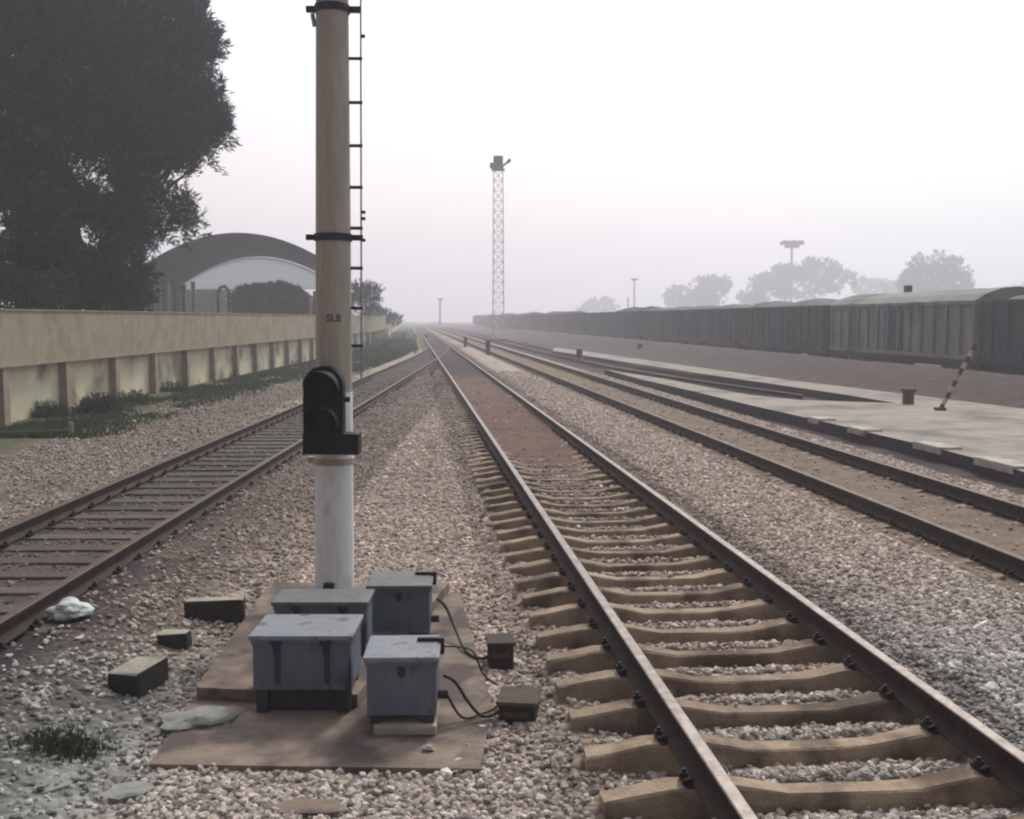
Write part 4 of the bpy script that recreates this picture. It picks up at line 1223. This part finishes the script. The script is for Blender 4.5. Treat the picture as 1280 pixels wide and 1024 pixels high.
# ------------------------------------------------------------------ goods wagons
M['wag_dark'] = mat('wagon_dark', (0.036, 0.038, 0.062), (0.022, 0.023, 0.038), 0.9, 0.8, bump=.2, c3=(0.06, 0.042, 0.038), s3=.6, rnd=(.8, 1.25))
M['wag_brown'] = mat('wagon_brown', (0.060, 0.046, 0.050), (0.038, 0.03, 0.034), 0.9, 0.85, bump=.2, c3=(0.035, 0.03, 0.035), s3=.6, rnd=(.8, 1.3))
M['wag_light'] = mat('wagon_light', (0.27, 0.25, 0.25), (0.16, 0.145, 0.15), 0.9, 0.85, bump=.2, c3=(0.09, 0.08, 0.085), s3=.7, stretch=(1, 1, .4))
M['wag_roof'] = mat('wagon_roof', (0.27, 0.265, 0.24), (0.2, 0.195, 0.178), 0.7, 0.85, bump=.3, c3=(.1, .1, .095), s3=.4)
M['coal'] = mat('coal_load', (0.035, 0.032, 0.034), (0.02, 0.018, 0.02), 2.5, 0.9, bump=.8, bscale=6, bdist=.2)
M['tarp'] = mat('tarpaulin', (0.075, 0.068, 0.075), (0.05, 0.045, 0.05), 1.2, 0.8, bump=.5, bscale=3, bdist=.1)
LW = 12.5; WW = 3.1
def wheel_mesh(parent, x, y):
    return MB().tube((x - .07, y, .42 + .05), (x + .07, y, .42 + .05), .42, n=18).build('wheel', M['dark_steel'], parent)
def wagon(proto_bits, yc, body_m, load, top, label, idx):
    x = train_c(yc)
    root = empty('goods_wagon', (x, yc, 0), math.atan(.097))
    tag(root, label, 'goods wagon', 'goods wagons parked in a row')
    zb, zt_ = 1.05, 3.0
    b = MB().box((0, 0, (zb + zt_) / 2), (WW - .16, LW - .16, zt_ - zb)).build('body', M[body_m], root)
    fr_ = MB().box((0, 0, .95), (WW - .3, LW, .22)).box((0, 0, .75), (.5, LW + .4, .25)).build('underframe', M['dark_steel'], root)
    nr = 13
    for s in (-1, 1):
        mb_ = MB()
        for k in range(nr + 1):
            y = -LW / 2 + .08 + (LW - .16) * k / nr
            mb_.box((s * (WW / 2 - .035), y, (zb + zt_) / 2), (.09, .12, zt_ - zb - .1))
        mb_.build('side_ribs', M[body_m], root)
    mb_ = MB()
    for s in (-1, 1):
        mb_.box((s * (WW / 2 - .03), 0, zt_ - .04), (.12, LW, .12)); mb_.box((s * (WW / 2 - .03), 0, zb + .02), (.12, LW, .14))
        mb_.box((0, s * (LW / 2 - .04), zt_ - .04), (WW, .1, .12))
    mb_.build('top_rail', M[body_m], root)
    for s in (-1, 1):
        dr = MB().box((s * (WW / 2 - .05), 0, (zb + zt_) / 2 - .05), (.07, 1.55, zt_ - zb - .35)).build('door', M['wag_dark' if body_m != 'wag_dark' else 'wag_brown'], root)
        MB().box((s * (WW / 2 + .0), .2, (zb + zt_) / 2), (.05, .05, 1.4)).build('handle', M['dark_steel'], dr)
        MB().tube((s * 1.35, -LW / 2 - .08, zb), (s * 1.35, -LW / 2 - .08, zt_), .03, n=6).tube((s * .95, -LW / 2 - .08, zb), (s * .95, -LW / 2 - .08, zt_), .03, n=6).build('end_ladder', M['dark_steel'], root)
    for yb in (-LW / 2 + 2.0, LW / 2 - 2.0):
        bg_ = MB().box((-1.0, yb, .62), (.14, 2.3, .26)).box((1.0, yb, .62), (.14, 2.3, .26)).box((0, yb, .62), (2.1, .4, .3)).build('bogie', M['dark_steel'], root)
        for yy in (-.875, .875):
            for s in (-.76, .76): wheel_mesh(bg_, s, yb + yy)
            MB().tube((-1.0, yb + yy, .47), (1.0, yb + yy, .47), .07, n=8).build('axle', M['dark_steel'], bg_)
    if load == 'roof':
        rb = bmesh.new(); ra = None
        y0_, y1_ = -LW / 2 + .0, LW / 2
        sec = [(-WW / 2 - .02, zt_ + .02), (-1.2, zt_ + .26), (-.6, zt_ + .44), (0, zt_ + .50), (.6, zt_ + .44), (1.2, zt_ + .26), (WW / 2 + .02, zt_ + .02)]
        prev = None
        for k in range(15):
            y = y0_ + (y1_ - y0_) * k / 14
            row = [rb.verts.new((a_, y, c_ + random.uniform(-.02, .02))) for a_, c_ in sec]
            if prev:
                for q in range(6): rb.faces.new((prev[q], prev[q + 1], row[q + 1], row[q]))
            else: rb.faces.new(row)
            prev = row
        rb.faces.new(list(reversed(prev)))
        m_ = MB(); m_.bm.free(); m_.bm = rb
        m_.build('roof', M['wag_roof'], root)
        MB().box((.3, 2.6, zt_ + .62), (.26, .24, .36)).build('vent', M['dark_steel'], root)
        MB().box((.9, -LW / 2 + .6, zt_ + .4), (.3, .4, .3)).build('vent', M['dark_steel'], root)
    elif load:
        rg_ = random.Random(idx * 7 + 3)
        rb = bmesh.new(); nx_, ny_ = 7, 26; g = []
        ph = rg_.uniform(0, 6)
        for j in range(ny_ + 1):
            y = -LW / 2 + .12 + (LW - .24) * j / ny_
            row = []
            for i in range(nx_ + 1):
                t = -1 + 2 * i / nx_
                xx = t * (WW / 2 - .12)
                e_ = min(1, (LW / 2 - abs(y)) / 1.1) ** .6 if abs(y) < LW / 2 - .12 else 0
                hgt = top * (1 - t * t) ** .6 * e_ * (.75 + .25 * math.sin(y * .9 + ph) + rg_.uniform(-.08, .08)) if 0 < i < nx_ else 0
                row.append(rb.verts.new((xx, y, zt_ - .02 + max(0, hgt))))
            g.append(row)
        for j in range(ny_):
            for i in range(nx_): rb.faces.new((g[j][i], g[j][i + 1], g[j + 1][i + 1], g[j + 1][i]))
        m_ = MB(); m_.bm.free(); m_.bm = rb
        m_.build('tarpaulin' if load == 'tarp' else 'coal_load', M['tarp' if load == 'tarp' else 'coal'], root, smooth=True)
    return root
YS = 36.4
wl = {
 -2: ('wag_dark', 'tarp', .4, 'nearest goods wagon of the row, only its far end at the right edge'),
 -1: ('wag_dark', 'tarp', .42, 'dark blue grey goods wagon with a lumpy tarpaulin at the right edge of the photo'),
 0: ('wag_light', 'roof', .4, 'pale grey goods wagon with ribbed sides and a light curved roof'),
 1: ('wag_brown', 'tarp', .42, 'brown grey goods wagon directly left of the pale one'),
}
for k in range(-1, 21):
    yc = 43.1 + 13.4 * k
    if k in wl: bm_, ld, tp, lb = wl[k]
    else:
        bm_ = ['wag_dark', 'wag_brown'][k % 2 if k != 5 else 1]
        ld = [None, 'tarp', 'coal'][(k * 5) % 3]
        if k == 5: ld = None
        if k in (2,3): ld = 'tarp'
        if k == 4: ld = 'coal'
        tp = random.uniform(.3, .5)
        words = ['second', 'third', 'fourth', 'fifth', 'sixth', 'seventh', 'eighth', 'ninth', 'tenth', 'eleventh', 'twelfth', 'thirteenth', 'fourteenth', 'fifteenth', 'sixteenth', 'seventeenth', 'eighteenth', 'nineteenth', 'twentieth', 'twenty-first', 'twenty-second']
        lb = '%s goods wagon, %s in the row counting leftward from the pale roofed one' % ({None: 'empty open', 'tarp': 'tarpaulin covered', 'coal': 'coal laden'}[ld], words[k - 1])
    if k == 1: lb = 'brown grey goods wagon with a lumpy tarpaulin, directly left of the pale roofed one'
    wagon(None, yc, bm_, ld, tp, lb, k)

# ------------------------------------------------------------------ small lineside things
def lean_post():
    a = P(1175, 513, .25); L = (at(1219, 431, a.y) - a)
    r = empty('striped_post', a); tag(r, 'leaning red and white striped barrier post at the far edge of the platform', 'striped post')
    nseg = 11
    for k in range(nseg):
        p0 = L * (k / nseg); p1 = L * ((k + 1) / nseg)
        MB().tube(p0, p1, .052, n=10).build('white_band' if k % 2 else 'red_band', M['kerb_white'] if k % 2 else M['red_paint'], r)
    MB().box((0, 0, .03), (.22, .22, .08)).build('foot', M['rust_post'], r, bevel=.01)
lean_post()
def short_post(px, py, h, r_, m_, label, z=0.0, name='marker_post', cat='marker post', sq=False):
    a = P(px, py, z)
    root = empty(name, a); tag(root, label, cat)
    if sq:
        MB().box((0, 0, h / 2), (r_ * 2, r_ * 1.6, h)).build('post', M[m_], root, bevel=.02)
    else:
        MB().tube((0, 0, -.05), (0, 0, h), r_, r_ * .85, n=10).build('post', M[m_], root, smooth=True)
    MB().box((0, 0, h + .03), (r_ * 2.6, r_ * 2.2, .08)).build('cap', M[m_], root, bevel=.01)
    return root
short_post(610, 447, 1.0, .14, 'rust_post', 'rusty brown marker post between the main track and the right track', sq=True)
short_post(582, 437, .9, .14, 'rust_post', 'farther rusty marker post, beyond the first one towards the vanishing point', sq=True)
short_post(1135, 505, .32, .12, 'rust_post', 'short tan stump on the platform where the stub track ends', .25, sq=True)
short_post(1256, 507, .42, .05, 'kerb_white', 'small pale stake at the platform far edge near the right border', .05)
short_post(893, 449, .5, .10, 'block', 'small grey post on the dark yard ground before the wagons', .1)
short_post(657, 436, .5, .12, 'block', 'tiny grey post right of the lattice tower foot', .05)
def dwarf_signal(px, py, s, label, z=0.05):
    a = P(px, py, z)
    r = empty('dwarf_signal', a); tag(r, label, 'dwarf signal', 'dwarf signals on the ground')
    MB().box((0, 0, .10 * s), (.5 * s, .4 * s, .22 * s)).build('base', M['block'], r, bevel=.02)
    MB().box((0, 0, .52 * s), (.42 * s, .26 * s, .62 * s)).build('housing', M['black_paint'], r, bevel=.05 * s)
    for z_ in (.40, .66):
        MB().tube((0, -.13 * s, z_ * s), (0, -.26 * s, z_ * s), .11 * s, n=14).build('visor', M['black_paint'], r, smooth=True)
    return r
dwarf_signal(724, 451, .8, 'dark dwarf signal at the head of the platform strip, left of the hazy wagons')
dwarf_signal(800, 441, .75, 'dark dwarf signal farther back on the yard ground, before the wagons', .1)
dwarf_signal(533, 424, .7, 'small dark dwarf signal near the far switch on the left', .05)

# ------------------------------------------------------------------ haze
hz = MB().box((0, 300, 20.0), (900, 760, 44.0)).build('haze', [])
hm = bpy.data.materials.new('haze_air'); hm.use_nodes = True
n = hm.node_tree.nodes; n.clear()
o_ = n.new('ShaderNodeOutputMaterial'); pv = n.new('ShaderNodeVolumePrincipled')
pv.inputs['Color'].default_value = (0.92, 0.90, 0.97, 1)
pv.inputs['Density'].default_value = 0.0026
pv.inputs['Anisotropy'].default_value = 0.45
hm.node_tree.links.new(pv.outputs[0], o_.inputs['Volume'])
hz.data.materials.clear(); hz.data.materials.append(hm)
tag(hz, 'pale grey haze filling the yard', 'haze', kind='stuff')
